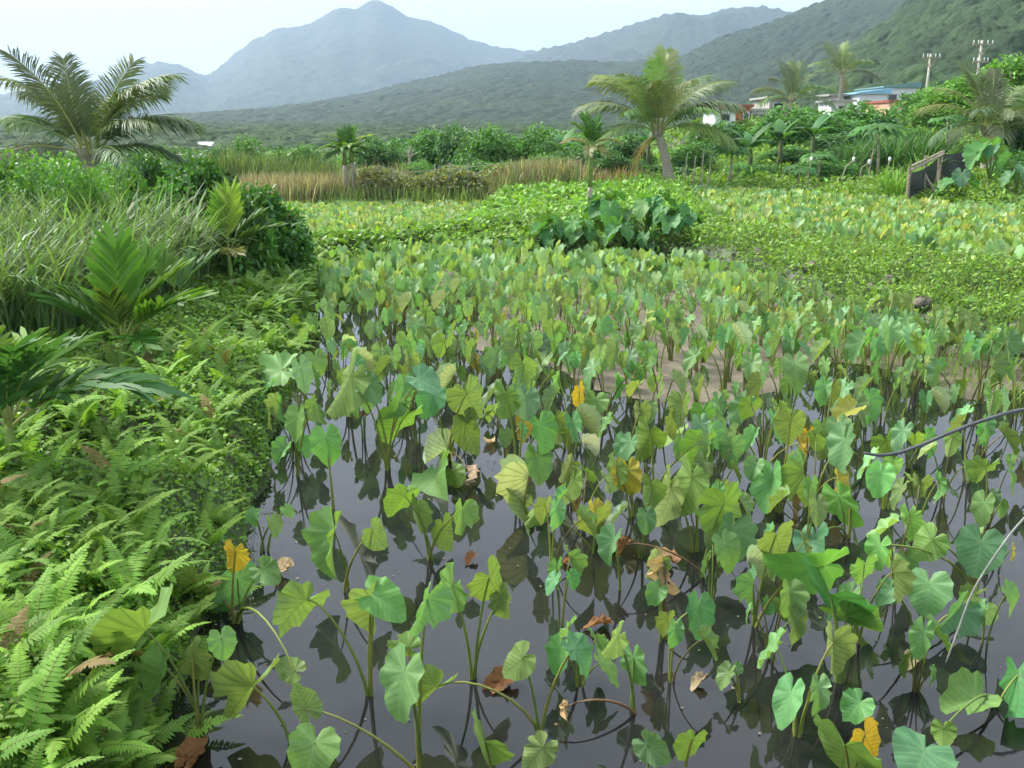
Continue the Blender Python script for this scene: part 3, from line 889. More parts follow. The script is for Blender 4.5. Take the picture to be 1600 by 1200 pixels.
# --- the rest of the paddy: random plants from a handful of prototypes
def taro_proto(seed, n):
    random.seed(seed)
    root = empty('taro_plant', (0, 0, -40))
    info = dict(n=n, yellow=False, rolled=False)
    a0 = random.random() * 6.28
    for k in range(n):
        az = a0 + k * 6.283 / n * random.uniform(.8, 1.2)
        lean = random.uniform(.06, .26)
        h = random.uniform(.30, .66)
        J = np.array([math.cos(az) * lean, math.sin(az) * lean, h])
        out = np.array([math.cos(az + random.uniform(-.4, .4)), math.sin(az + random.uniform(-.4, .4)), 0])
        dn = math.radians(random.uniform(42, 86))
        ya = out * math.cos(dn) + np.array([0, 0, -1]) * math.sin(dn)
        up = out * math.sin(dn) + np.array([0, 0, 1]) * math.cos(dn) + np.array([random.uniform(-.35, .35), random.uniform(-.35, .35), 0])
        s = random.uniform(.14, .27) * (.65 + .5 * h)
        t = random.random()
        side = 'leaf'
        colr = random.choice(C_UP + C_UN[:2])
        me = random.choice(HEARTS)
        if t > .985 and not info['yellow']: colr, info['yellow'] = random.choice([C_YEL, C_ORA]), True
        elif t < .05 and not info['rolled']: colr, me, side, info['rolled'] = C_PALE, ROLLED, 'rolled_leaf', True
        o = link(side, me, root, [q * random.uniform(.85, 1.15) for q in colr])
        o.matrix_basis = leaf_matrix(J, ya, up, (s * random.uniform(.62, .94), s, s))
        b = np.array([math.cos(az) * .02, math.sin(az) * .02, 0])
        link('leaf_stalk', stalk_mesh(bez(b, b + [0, 0, h * .5], J * [.75, .75, .95], J, 7), .011, .0045), root, random.choice(C_STK))
    return root, info
PROTOS = [taro_proto(300 + k, [3, 4, 4, 5, 3, 2, 4, 5, 3, 4, 5, 4][k]) for k in range(12)]
random.seed(21)
cand = []
acc = np.zeros((0, 2))
xs = rng.uniform(-5, 13, 60000)
ys = rng.uniform(3.2, 19.5, 60000)
ok = poly_dist(xs, ys, PADDY) < -0.10
xs, ys = xs[ok], ys[ok]
qx, qy = to_px(np.stack([xs, ys, 0 * xs], 1))
vis = (qx > -60) & (qx < 1690) & (qy < 1300)
lim = np.where(qx < 850, 715, np.where(qx < 1180, 900, np.where(qx < 1400, 1000, 1080)))
near = (qy > lim)
xs, ys, qx, qy = [a[vis & ~near] for a in (xs, ys, qx, qy)]
for x, y, a, b in zip(xs, ys, qx, qy):
    sp = 0.36 if b < 600 else .42
    if b > 640: sp = .52
    if b > 760 and a < 1180: sp = .68
    if b > 850: sp = .64
    if a < 640 and b > 520: sp = .60
    if len(acc) and (np.hypot(acc[:, 0] - x, acc[:, 1] - y) < sp).any(): continue
    if (np.hypot(HAND[:, 0] - x, HAND[:, 1] - y) < .38).any(): continue
    acc = np.concatenate([acc, [[x, y]]])
extra = 0
for _ in range(4000):                      # smaller plants standing between the large front ones
    a, b = random.uniform(860, 1560), random.uniform(730, 1150)
    x, y, _z = P(a, b, 0)
    if float(poly_dist(np.array([x]), np.array([y]), PADDY)[0]) > -.15: continue
    if len(acc) and (np.hypot(acc[:, 0] - x, acc[:, 1] - y) < .45).any(): continue
    if (np.hypot(HAND[:, 0] - x, HAND[:, 1] - y) < .33).any(): continue
    acc = np.concatenate([acc, [[x, y]]])
    extra += 1
    if extra > 17: break
acc = acc[np.argsort(np.hypot(acc[:, 0], acc[:, 1]))]
n_ind = 300 - len(HAND)
WORD = {2: 'two', 3: 'three', 4: 'four', 5: 'five'}
used = set()
def spot(a, b):
    """where in the photograph, in words"""
    h = ['at the left edge', 'far left', 'left', 'left of centre', 'centre', 'right of centre', 'right', 'far right', 'at the right edge'][int(min(8, max(0, a // 178)))]
    v = [(410, 'rearmost row'), (435, 'far rear'), (465, 'rear'), (500, 'upper middle'), (550, 'middle'), (620, 'lower middle'), (720, 'below middle'), (850, 'front'), (980, 'near front')]
    return next((w for l, w in v if b < l), 'bottom') + ' ' + h
for i, (x, y) in enumerate(acc[:n_ind]):
    k = random.randrange(12)
    pr_, info = PROTOS[k]
    s = random.uniform(.82, 1.18) * (1 - .2 * float(smooth(8, 14, y))) * (.75 if y < 6.0 else 1)
    z = max(-0.02, float(ground_z(np.array([x]), np.array([y]))[0])) - .015
    if k in used:
        o = copy_tree(pr_, (x, y, z), random.random() * 6.28, s)
    else:
        o = pr_
        o.location, o.rotation_euler, o.scale = (x, y, z), (0, 0, random.random() * 6.28), (s, s, s)
        used.add(k)
    a, b = to_px([x, y, .3])
    tn = math.exp(random.gauss(0, .13))
    for ch in o.children:      # every leaf keeps its own tone
        f = tn * random.uniform(.85, 1.15)
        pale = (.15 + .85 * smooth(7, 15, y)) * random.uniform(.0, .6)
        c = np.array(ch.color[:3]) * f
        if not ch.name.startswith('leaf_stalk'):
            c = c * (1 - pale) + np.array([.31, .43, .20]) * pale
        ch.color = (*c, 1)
    extra = ', one leaf yellow,' if info['yellow'] else ', one leaf rolled,' if info['rolled'] else ''
    size = 'large' if s > 1.05 else 'small' if s < .88 else 'medium'
    tone = 'bright' if tn > 1.09 else 'deep' if tn < .92 else 'mid'
    zone = 'on mud' if z > 0 else 'in water'
    tag(o, f'{size} {WORD[info["n"]]}-leaved {tone} green taro{extra} {zone}, {spot(a, b)}', 'taro plant', 'taro plants in the flooded paddy')
for k in range(12):
    if k not in used:
        for ch in list(PROTOS[k][0].children): bpy.data.objects.remove(ch)
        bpy.data.objects.remove(PROTOS[k][0])
# far rows of the same paddy and the two further paddies: too many to tell apart
def taro_mass(name, pts, hlo, hhi, slo, shi, palette, label, zoff=0.0):
    parts, off = [], 0
    VV, FF, UU, TT = [], [], [], []
    n = len(pts)
    nl = 4
    B = np.repeat(pts, nl, 0)
    m_ = len(B)
    az = rng.random(m_) * 6.283
    lean = rng.uniform(.05, .25, m_)
    h = rng.uniform(hlo, hhi, m_)
    T = B + np.stack([np.cos(az) * lean, np.sin(az) * lean, h], 1)
    yaw = az + rng.uniform(-.4, .4, m_)
    dn = np.radians(rng.uniform(40, 88, m_))
    R = frames(yaw, -dn, rng.normal(0, .3, m_))
    S = rng.uniform(slo, shi, m_)
    pal = np.array(palette)[rng.integers(0, len(palette), m_)]
    which = rng.integers(0, 4, m_)
    for w in range(4):
        q = which == w
        Vt, Ft, UVt = HEART_LOW[w]
        V, F = scatter(Vt, Ft, R[q], T[q], S[q])
        VV.append(V); FF.append(F + off); off += len(V)
        UU.append(np.tile(UVt, (q.sum(), 1)))
        TT.append(tints(q.sum(), pal[q], .04, .14, len(Vt)))
    # stalks
    dirv = T - B
    side = np.stack([-np.sin(az), np.cos(az), 0 * az], 1) * .007
    V = np.stack([B - side, B + side, T + side * .6, T - side * .6], 1).reshape(-1, 3)
    F = (np.array([(0, 1, 2), (0, 2, 3)])[None] + (np.arange(m_) * 4)[:, None, None]).reshape(-1, 3)
    VV.append(V); FF.append(F + off)
    UU.append(np.full((len(V), 2), .3))
    TT.append(tints(m_, (0.2, .24, .06), .1, .2, 4))
    o = link(name, make_mesh(name, np.concatenate(VV), np.concatenate(FF), [M_TARO_S], uv=np.concatenate(UU), tint=np.concatenate(TT), smooth_shade=True))
    tag(o, label, 'taro', kind='stuff')
    return o
def zed(xy):
    return np.concatenate([xy, ground_z(xy[:, 0], xy[:, 1])[:, None]], 1)
PAL_A = [(.15, .31, .11), (.20, .36, .12), (.25, .41, .15), (.31, .45, .19), (.17, .33, .15)]
PAL_B = [(.29, .44, .14), (.35, .47, .20), (.22, .40, .12), (.42, .48, .19), (.28, .44, .20), (.19, .37, .14)]
if len(acc) > n_ind:
    taro_mass('taro_rows', zed(acc[n_ind:]), .25, .5, .16, .24, PAL_A, 'crowded pale green taro rows at the back of the flooded paddy')
def poly_fill(poly, sp, inset=-0.1):
    p = np.array(poly)
    (x0, y0), (x1, y1) = p.min(0), p.max(0)
    nx_, ny_ = int((x1 - x0) / sp), int((y1 - y0) / sp)
    X, Y = np.meshgrid(np.arange(nx_), np.arange(ny_))
    X = x0 + (X.ravel() + rng.uniform(0, 1, X.size)) * sp
    Y = y0 + (Y.ravel() + rng.uniform(0, 1, Y.size)) * sp
    q = poly_dist(X, Y, poly) < inset
    X, Y = X[q], Y[q]
    a, b = to_px(np.stack([X, Y, 0 * X + .5], 1))
    q = (a > -80) & (a < 1700) & (b < 1300)
    return np.stack([X[q], Y[q]], 1)
taro_mass('taro_field', zed(poly_fill(LEFT_P, .31)), .14, .32, .11, .19, PAL_B, 'yellowing field of small taro behind the flooded paddy')
taro_mass('taro_field', zed(poly_fill(RIGHT_P, .31)), .14, .36, .11, .19, PAL_B + PAL_A[:2], 'dense light green taro field on the raised terrace at the right')

# ------------------------------------------------------------------ fronds (local +X outward, Z up)
def frond(name, mats, L, e0, e1, n, ll, lw, fwd, droop, seed, vee=0.15, t0=.12, seg=3, r0=.018, prof='palm', side=0.0, tipfwd=.5, twist=0.0):
    q = np.random.default_rng(seed)
    k = 14
    t = np.linspace(0, 1, k)
    ang = np.radians(e0 + (e1 - e0) * t ** 1.25)
    ds = L / (k - 1)
    X = np.concatenate([[0], np.cumsum(np.cos(ang[:-1]) * ds)])
    Z = np.concatenate([[0], np.cumsum(np.sin(ang[:-1]) * ds)])
    Yc = side * L * t ** 2
    pts = np.stack([X, Yc, Z], 1)
    V, F = tube_arrays(pts, r0 * (1 - t * .85), 4)
    VV, FF, MI, off = [V], [F], [np.ones(len(F), int)], len(V)
    base_f = np.array([(2 * i, 2 * i + 1, 2 * i + 3, 2 * i + 2) for i in range(seg)])
    for i in range(n):
        ti = t0 + (1 - t0) * (i + .5) / n
        p = np.array([np.interp(ti, t, pts[:, j]) for j in range(3)])
        a = np.interp(ti, t, ang)
        tan = np.array([math.cos(a), 2 * side * ti, math.sin(a)])
        nor = np.array([-math.sin(a), 0, math.cos(a)])
        if prof == 'palm': pr_ = .55 + .45 * math.sin(min(1, (ti - t0) / .35) * math.pi / 2) - .5 * max(0, (ti - .6) / .4) ** 1.5
        elif prof == 'fern': pr_ = (min(1, .55 + (ti - t0) * 2.2)) * (1 - ((ti - .0)) ** 2.6) + .05
        else: pr_ = 1 - .35 * ti
        for sg in (-1, 1):
            fw = math.radians(fwd + tipfwd * 50 * ti ** 2 + q.normal(0, 4))
            d = np.array([0, sg, 0]) * math.cos(fw) + tan * math.sin(fw) + nor * (vee + q.normal(0, .06))
            d /= np.linalg.norm(d)
            ln = ll * pr_ * q.uniform(.88, 1.1)
            wd = np.cross(d, nor); wd /= np.linalg.norm(wd) + 1e-9
            wd = wd * math.cos(twist) + nor * math.sin(twist) * sg * (1 if twist < .45 or i % 2 else -1)
            dr = droop * q.uniform(.6, 1.4)
            s = np.linspace(0, 1, seg + 1)
            c = p + d * (s * ln)[:, None] - np.array([0, 0, 1]) * (dr * ln * s ** 2)[:, None]
            w = lw * .5 * np.array([.55] + [1.0] * (seg - 1) + [.08])
            st = np.stack([c - wd * w[:, None], c + wd * w[:, None]], 1).reshape(-1, 3)
            VV.append(st); FF.append(base_f + off); off += len(st)
            MI.append(np.zeros(seg, int))
    return make_mesh(name, np.concatenate(VV), np.concatenate(FF), mats, mi=np.concatenate(MI))
def put(name, me, parent, loc, az, colr, s=1.0, roll=0.0, tilt=0.0):
    o = link(name, me, parent, colr)
    o.location = [float(v) for v in loc]
    o.rotation_euler = (roll, tilt, az)
    o.scale = (s, s, s)
    return o

COCO = {}
for nm, e0, e1 in (('up', 82, 38), ('high', 68, 0), ('mid', 48, -28), ('low', 22, -50), ('hang', -25, -80)):
    COCO[nm] = [frond('frond', [M_FROND, M_RACHIS], 2.7, e0, e1, 66, .80, .031, 28, .55 if nm != 'up' else .25, 50 + k, .22, .18, 3, .035, side=(.06, -.08)[k], twist=.35) for k in range(2)]
G_COCO = [(.13, .20, .075), (.15, .215, .07), (.155, .20, .10), (.12, .18, .085), (.17, .23, .07)]
D_COCO = [(.36, .29, .18), (.30, .25, .15), (.24, .22, .12)]
def coconut(name, base, crown, r, fr, label, scale=1.0, group='coconut palms', trunk=True, dead=2, tone=1.0):
    base, crown = np.asarray(base, float), np.asarray(crown, float)
    root = empty(name, base)
    d = crown - base
    t = np.linspace(0, 1, 14)[:, None]
    bend = np.array([d[0], d[1], 0]) * -.12
    pts = d * t + bend * np.sin(t * math.pi)
    rad = r * (1.0 - .38 * t[:, 0] ** .6) * (1 + .05 * np.sin(np.arange(14) * 2.1)) + r * .35 * np.exp(-t[:, 0] * 9)
    b = MB(); b.tube(pts, rad, 10); b.build('trunk', M_TRUNK, root, True)
    cb = MB()                                            # fibrous leaf bases under the crown
    for k in range(9):
        a = k * 2.4
        cb.tube([d + np.array([math.cos(a) * r * .5, math.sin(a) * r * .5, -.12 * scale]), d + np.array([math.cos(a) * r * 1.3, math.sin(a) * r * 1.3, .25 * scale])], [r * .35, r * .18], 5)
    cb.build('leaf_bases', M_PALESTEM, root)
    for az, kind, s in fr:
        me = random.choice(COCO[kind])
        c = random.choice(G_COCO)
        put('frond', me, root, d + np.array([math.cos(math.radians(az)) * r * .5, math.sin(math.radians(az)) * r * .5, .05]), math.radians(az), [v * tone * random.uniform(.85, 1.2) for v in c], s * scale, random.uniform(-.35, .35))
    for k in range(dead):
        o = put('frond', random.choice(COCO['hang']), root, d, random.random() * 6.28, random.choice(D_COCO), .5 * scale)
        o['label'] = 'dead hanging frond'
    tag(root, label, 'palm tree', group)
    return root
def gz(x, y): return float(ground_z(np.array([x]), np.array([y]))[0])
def on_ground(px, d, py=250):
    p = PD(px, py, d)
    return np.array([p[0], p[1], gz(p[0], p[1])])
random.seed(5)
# left palm, crown just above the bushes
c = PD(140, 246, 16)
coconut('coconut_palm', on_ground(128, 16), c, .17, [(175, 'high', .95), (160, 'up', 1.0), (120, 'up', .95), (95, 'up', .8), (70, 'up', .95), (35, 'high', 1.0), (15, 'high', .9), (-8, 'mid', 1.0),
    (-25, 'mid', .9), (200, 'mid', .9), (215, 'low', .8), (-40, 'low', .8), (5, 'low', .9), (80, 'high', .9), (185, 'low', .9), (140, 'high', 1), (110, 'high', .9), (50, 'high', 1), (20, 'mid', 1), (165, 'mid', 1), (178, 'high', 1.1), (2, 'high', 1.1), (-15, 'high', 1)], 'coconut palm with wind-blown fronds behind the bushes at the left', .72, dead=0, tone=.9)
# centre palm with a leaning ringed trunk
coconut('coconut_palm', PD(1046, 287, 30), PD(1028, 208, 30), .20, [(170, 'mid', 1.0), (150, 'high', 1.05), (125, 'high', 1.1), (100, 'up', 1.1), (85, 'high', 1.15), (60, 'up', 1.0), (35, 'high', 1.05), (15, 'high', .95),
    (0, 'mid', 1.0), (-20, 'mid', 1.0), (190, 'mid', .9), (200, 'low', .8), (-30, 'low', .9), (10, 'low', .9), (-90, 'high', .9), (-75, 'up', .9), (-125, 'high', 1.0), (-60, 'high', .9), (240, 'mid', .8), (-45, 'mid', .8), (180, 'high', 1), (5, 'high', 1)],
    'coconut palm with a thick pale leaning trunk behind the taro terrace', 1.02, dead=1, tone=1.3)
coconut('coconut_palm', on_ground(1236, 70), PD(1238, 158, 70), .2, [(a, k, 1) for a, k in ((170, 'mid'), (140, 'high'), (110, 'up'), (80, 'up'), (60, 'up'), (30, 'high'), (0, 'mid'), (-60, 'mid'), (200, 'low'), (-20, 'low'))], 'ragged coconut palm standing beside the grey house on the slope', 1.15, dead=3)
coconut('coconut_palm', on_ground(1302, 74), PD(1316, 116, 74), .17, [(a, k, 1) for a, k in ((170, 'low'), (140, 'mid'), (100, 'up'), (70, 'high'), (40, 'up'), (10, 'mid'), (-60, 'mid'), (-20, 'low'), (215, 'mid'))], 'tall thin coconut palm left of the white house', 1.05, dead=1)
coconut('coconut_palm', on_ground(1545, 31), PD(1545, 205, 31), .25, [(175, 'mid', 1.1), (160, 'high', 1), (140, 'up', 1), (110, 'up', 1.1), (80, 'up', 1), (45, 'high', 1.1), (20, 'high', 1), (0, 'mid', 1.1), (195, 'low', 1), (-90, 'mid', .9), (-60, 'mid', 1), (-120, 'mid', 1), (-20, 'low', 1), (215, 'low', .9), (60, 'high', 1), (-100, 'low', .9)],
    'bushy yellowish coconut palm under the broad tree at the right', .82, dead=3)

# ------------------------------------------------------------------ betel palms
ARE = [frond('frond', [M_PLEAT, M_RACHIS], 1.0, e0, e1, 17, .50, .056, 38, .25, 70 + k, .30, .2, 3, .012, prof='fan', twist=.5) for k, (e0, e1) in enumerate(((82, 50), (60, 5), (40, -25), (70, 20), (10, -45)))]
PLE = [frond('frond', [M_PLEAT, M_RACHIS], .80, e0, e1, 15, .46, .056, 48, .10, 80 + k, .16, .30, 3, .010, prof='fan', tipfwd=.35, twist=.5) for k, (e0, e1) in enumerate(((84, 66), (66, 30), (48, 8), (30, -20), (76, 44)))]
G_ARE = [(.075, .185, .03), (.105, .235, .035), (.14, .28, .04), (.065, .155, .03)]
def betel(base, h, r, fr, label, meshes, scale, lower_tan=.4, group='betel palms', lean=(0, 0)):
    root = empty('betel_palm', base)
    top = np.array([lean[0], lean[1], h])
    k = max(lower_tan, .02)
    b = MB(); b.tube([top * a for a in np.linspace(0, k, 6)], [r * (1.15 - .15 * a) for a in np.linspace(0, 1, 6)], 8); b.build('trunk', M_TRUNK, root, True)
    b = MB(); b.tube([top * a for a in np.linspace(k, 1.05, 6)], [r * q for q in (1.0, 1.15, 1.2, 1.05, .8, .5)], 8); b.build('crown_shaft', M_ARECA, root, True)
    for az, i, s, c in fr:
        put('frond', meshes[i], root, top, math.radians(az), [v * random.uniform(.9, 1.15) for v in c], s * scale)
    tag(root, label, 'palm tree', group)
    return root
TANF, YG = (.33, .26, .14), (.27, .42, .06)
b_ = PD(921, 333, 22)
betel(b_, 1.55, .06, [(170, 0, 1, G_ARE[0]), (120, 0, 1.1, G_ARE[0]), (20, 1, .9, G_ARE[0]), (190, 2, .9, TANF), (0, 2, .9, TANF), (-60, 4, .8, (.2, .2, .06)), (150, 3, 1, G_ARE[1]), (60, 3, 1, G_ARE[3]), (-100, 4, .8, TANF), (40, 0, 1, G_ARE[0])],
      'slim betel palm with a green crown shaft standing on the grassy mound', ARE, .72)
for px, lab, z in ((541, 'betel palm with the mossy trunk, left of the pair at the dry reeds', 1.25), (552, 'betel palm with the pale trunk, right of the pair at the dry reeds', 1.35)):
    p_ = PD(px, 299, 31)
    betel(p_, z, .075, [(a, i, 1, random.choice(G_ARE + [YG])) for a, i in ((170, 1), (120, 0), (60, 0), (20, 1), (-30, 2), (200, 2), (-90, 2), (-140, 4), (0, 4))], lab, ARE, .8, .7)
def gpx(px, py):
    d = ray(px, py)
    t = np.linspace(2.5, 45, 1600)
    p = np.array([0, 0, CAM_H]) + d[None] * t[:, None]
    hit = p[:, 2] <= ground_z(p[:, 0], p[:, 1])
    return p[int(np.argmax(hit))]
betel(gpx(195, 565), .18, .035, [(100, 0, 1.1, G_ARE[1]), (170, 2, .95, G_ARE[0]), (200, 1, .8, G_ARE[3]), (-80, 4, .7, (.09, .16, .03)), (-20, 2, 1.1, G_ARE[1]), (20, 1, 1, G_ARE[1]), (60, 4, 1.05, G_ARE[1]), (-50, 3, .8, G_ARE[0])],
      'young betel palm with broad dark pleated leaves below the tall grass', PLE, 1.12, .05)
betel(gpx(284, 530), .42, .018, [(140, 4, .8, G_ARE[1]), (30, 1, .85, (.09, .19, .06)), (-70, 3, .6, G_ARE[3]), (60, 4, .75, (.09, .19, .06))], 'thin young betel palm with two feathered leaves on a slender stem', PLE, .9, .2)
betel(gpx(362, 452), .50, .03, [(80, 0, 1.1, YG), (120, 0, 1.0, (.16, .30, .04)), (165, 2, 1.1, (.11, .23, .04)), (185, 3, .9, G_ARE[2]), (-10, 2, 1.0, (.08, .17, .05)), (20, 1, .9, (.08, .17, .05)), (-60, 3, .7, TANF)],
      'young betel palm with one bright yellow-green upright leaf by the dark bush', PLE, 1.0, .3)
p4 = gpx(25, 735)
betel(p4, .3, .035, [(35, 2, 1.25, (.07, .16, .04)), (10, 2, 1.35, (.08, .17, .06)), (-50, 3, 1.2, (.06, .15, .04)), (-90, 3, 1.0, (.06, .15, .035)), (100, 1, 1.1, (.13, .24, .03)), (140, 0, 1.0, (.14, .24, .03)), (60, 1, 1.1, (.10, .2, .03)), (170, 2, 1, G_ARE[1]), (-20, 3, 1.1, (.06, .15, .05))],
      'large young betel palm with glossy drooping leaves at the left edge', ARE, .72, .3)

# ------------------------------------------------------------------ ferns on the left bank
FERN = [frond('frond', [M_FERN, M_RACHIS], .62, e0, e1, 24, .105, .026, 10, .25, 20 + k, .05, .10, 2, .0045, prof='fern', side=sd, tipfwd=.7) for k, (e0, e1, sd) in enumerate(((72, 10, .05), (55, -15, -.08), (38, -25, .1), (64, -5, -.05), (25, -20, 0)))]
C_FERN = [(.19, .35, .05), (.155, .31, .045), (.225, .39, .06), (.125, .25, .045), (.18, .33, .06)]
FERN_REG = gp([(-60, 560), (130, 590), (250, 560), (330, 525), (375, 530), (390, 570), (380, 640), (358, 760), (340, 830), (318, 900), (280, 1000), (215, 1100), (175, 1260), (-100, 1300)], .45)
fx = poly_fill(FERN_REG, .30, 0.0)
fx = np.concatenate([fx, poly_fill(gp([(-60, 830), (300, 830), (330, 930), (250, 1050), (190, 1260), (-100, 1300)], .42), .25, 0.0)])
fx = np.concatenate([fx, np.array([gpx(a, b)[:2] for a, b in ((30, 1130), (90, 1090), (120, 1175), (35, 1195), (170, 1125), (60, 1030), (150, 1050), (205, 1185), (5, 1070), (85, 1225), (160, 1225))])])
fx = fx[np.argsort(np.hypot(fx[:, 0], fx[:, 1]))]
fprotos = []
for k in range(6):
    random.seed(600 + k)
    root = empty('fern_plant', (0, 0, -30))
    nf = random.choice((6, 7, 8))
    a0 = random.random() * 6.28
    for j in range(nf):
        put('frond', random.choice(FERN), root, (0, 0, 0), a0 + j * 6.283 / nf + random.uniform(-.3, .3), random.choice(C_FERN), random.uniform(.8, 1.2), random.uniform(-.3, .3))
    fprotos.append(root)
random.seed(9)
fused = set()
for i, (x, y) in enumerate(fx[:290]):
    k = random.randrange(6)
    z = gz(x, y) - .01
    s = random.uniform(.40, .74)
    if k in fused:
        o = copy_tree(fprotos[k], (x, y, z), random.random() * 6.28, s)
    else:
        o = fprotos[k]; o.location = (x, y, z); o.scale = (s, s, s); fused.add(k)
    tn = math.exp(random.gauss(0, .16))
    for ch in o.children:
        f = tn * random.uniform(.85, 1.15)
        ch.color = (ch.color[0] * f, ch.color[1] * f, ch.color[2] * f, 1)
        if random.random() < .01: ch.color = (.26, .19, .08, 1)
    a, b = to_px([x, y, z + .2])
    tone = 'bright' if tn > 1.1 else 'deep' if tn < .9 else 'fresh'
    size = 'large' if s > .63 else 'small' if s < .51 else 'medium'
    edge = 'water-edge ' if float(poly_dist(np.array([x]), np.array([y]), PADDY)[0]) < .5 else ''
    hz = ['cut by the left edge', 'far left', 'left', 'left of the water', 'near the water'][int(min(4, max(0, a // 95)))]
    vz = ['top', 'upper', 'upper middle', 'middle', 'lower middle', 'lower', 'near bottom', 'bottom'][int(min(7, max(0, (b - 520) // 85)))]
    tag(o, f'{size} {tone} green {len(o.children)}-frond {edge}fern, {vz} of bank, {hz}', 'fern', 'ferns covering the left bank')
# ferns along the far side of the bank, reading as one mass
def fern_mass(name, pts, s0, s1, palette, label):
    V0, F0, off = [], [], 0
    TT = []
    for (x, y) in pts:
        z = gz(x, y)
        for j in range(6):
            me = random.choice(FERN)
            n = len(me.vertices)
            if me.name not in FV:
                a = np.zeros(n * 3, np.float32); me.vertices.foreach_get('co', a)
                f = np.zeros(len(me.loops), np.int32); me.loops.foreach_get('vertex_index', f)
                FV[me.name] = (a.reshape(-1, 3), f.reshape(-1, 4))
            v, f = FV[me.name]
            az = random.random() * 6.28; s = random.uniform(s0, s1)
            c_, s_ = math.cos(az) * s, math.sin(az) * s
            V0.append(np.stack([v[:, 0] * c_ - v[:, 1] * s_ + x, v[:, 0] * s_ + v[:, 1] * c_ + y, v[:, 2] * s + z], 1))
            F0.append(f + off); off += n
            TT.append(tints(1, random.choice(palette), .08, .15, n))
    o = link(name, make_mesh(name, np.concatenate(V0), np.concatenate(F0), [M_LEAF], tint=np.concatenate(TT)))
    return tag(o, label, 'ferns', kind='stuff')
FV = {}
fern_mass('ferns', list(poly_fill(gp([(370, 480), (460, 400), (530, 385), (560, 392), (500, 470), (470, 540), (400, 540)], .4), .42, 0)), .6, .95, C_FERN, 'light green ferns along the far stretch of the left bank')

# ------------------------------------------------------------------ creeping ground cover on all the banks
def cover():
    n = 760000
    r = np.exp(rng.uniform(math.log(3.2), math.log(85), n))
    az = rng.uniform(-.72, .72, n)
    x, y = r * np.sin(az), r * np.cos(az)
    d1, d2, d3 = poly_dist(x, y, PADDY), poly_dist(x, y, LEFT_P), poly_dist(x, y, RIGHT_P)
    q = (d1 > -.03) & (d2 > .0) & (d3 > .0)
    x, y, r, d1, d2, d3 = [a[q] for a in (x, y, r, d1, d2, d3)]
    gzv = ground_z(x, y)
    q = gzv > .01
    x, y, r, d1, d2, d3, gzv = [a[q] for a in (x, y, r, d1, d2, d3, gzv)]
    clump = fbm(x * 1.6, y * 1.6, 3)
    bare = fbm(x * 1.1 + 40, y * 1.1 + 9, 3) 
    q = (bare < .48) | (rng.random(len(x)) < .12)
    x, y, r, d1, gzv, clump, d3 = [a[q] for a in (x, y, r, d1, gzv, clump, d3)]
    keep = ~(in_poly(x, y, FERN_REG) & (rng.random(len(x)) < .45))
    x, y, r, d1, gzv, clump, d3 = [a[keep] for a in (x, y, r, d1, gzv, clump, d3)]
    m_ = len(x)
    right = smooth(1.0, 3.5, x - (y - 10) * .05)
    hgt = rng.random(m_) ** 1.3 * (.06 + .10 * np.clip(clump + .4, 0, 1)) * (1 + right * 1.3 + .02 * r)
    size = np.clip(.0060 * r, .026, .45) * rng.uniform(.7, 1.35, m_) * (1 - .18 * right)
    T = np.stack([x, y, gzv + hgt], 1)
    R = frames(rng.random(m_) * 6.283, rng.normal(.05, .55, m_), rng.normal(0, .5, m_))
    S = np.stack([size * (.75 - .25 * right), size * (1 + .25 * right), size], 1)
    V, F = scatter(LEAF2_V, LEAF2_F, R, T, S)
    base = np.array([.17, .315, .05])[None] * (1 - right[:, None]) + np.array([.175, .31, .05])[None] * right[:, None]
    far = smooth(26, 32, y)[:, None] * smooth(3, -1, x)[:, None]
    base = base * (1 - far) + np.array([.075, .17, .04]) * far
    mid = (smooth(20, 22, y) * smooth(33, 30, y) * smooth(-3, -1, x) * smooth(6, 4, x))[:, None]
    base = base * (1 - mid) + np.array([.19, .37, .06]) * mid
    yel = smooth(.15, .6, fbm(x * .7 + 3, y * .7, 3))[:, None]
    base = base * (1 - .4 * yel) + np.array([.20, .32, .06]) * .4 * yel
    o = link('ground_cover', make_mesh('ground_cover', V, F, [M_LEAF], tint=tints(m_, base, .12, .28, 4)))
    tag(o, 'creeping green leaves carpeting the banks and slopes', 'ground cover', kind='stuff')
cover()
# short grass on the left bank strip
gpts = poly_fill(gp([(230, 1180), (330, 960), (380, 830), (420, 700), (445, 600), (480, 480), (400, 520), (330, 620), (300, 800), (200, 1000), (100, 1200)], .33), .045, .2)
n_ = len(gpts)
V, F = blades(zed(gpts), rng.random(n_) * 6.28, rng.uniform(.05, .16, n_), rng.uniform(.004, .008, n_), rng.uniform(.1, .7, n_), rng.uniform(.2, 1.2, n_), 2)
tag(link('bank_grass', make_mesh('bank_grass', V, F, [M_LEAF], tint=tints(n_, (.17, .31, .05), .12, .25, 6))), 'short green grass along the left water edge', 'grass', kind='stuff')

# grass blades among the creepers of the right bank and the mound
gpts = np.concatenate([poly_fill(gp([(1110, 440), (1260, 495), (1450, 540), (1620, 570), (1640, 430), (1400, 405), (1200, 372), (1100, 372)], .5), .085, .1),
                       poly_fill(gp([(760, 385), (700, 345), (800, 305), (1050, 300), (1080, 345), (1040, 385)], .7), .13, .1)])
n_ = len(gpts)
V, F = blades(zed(gpts), rng.random(n_) * 6.28, rng.uniform(.12, .34, n_), rng.uniform(.008, .014, n_), rng.uniform(.1, .7, n_), rng.uniform(.2, 1.4, n_), 3)
tag(link('bank_grass', make_mesh('bank_grass', V, F, [M_LEAF], tint=tints(n_, (.19, .31, .06), .12, .25, 8))), 'grass blades on the right slope and the mound', 'grass', kind='stuff')

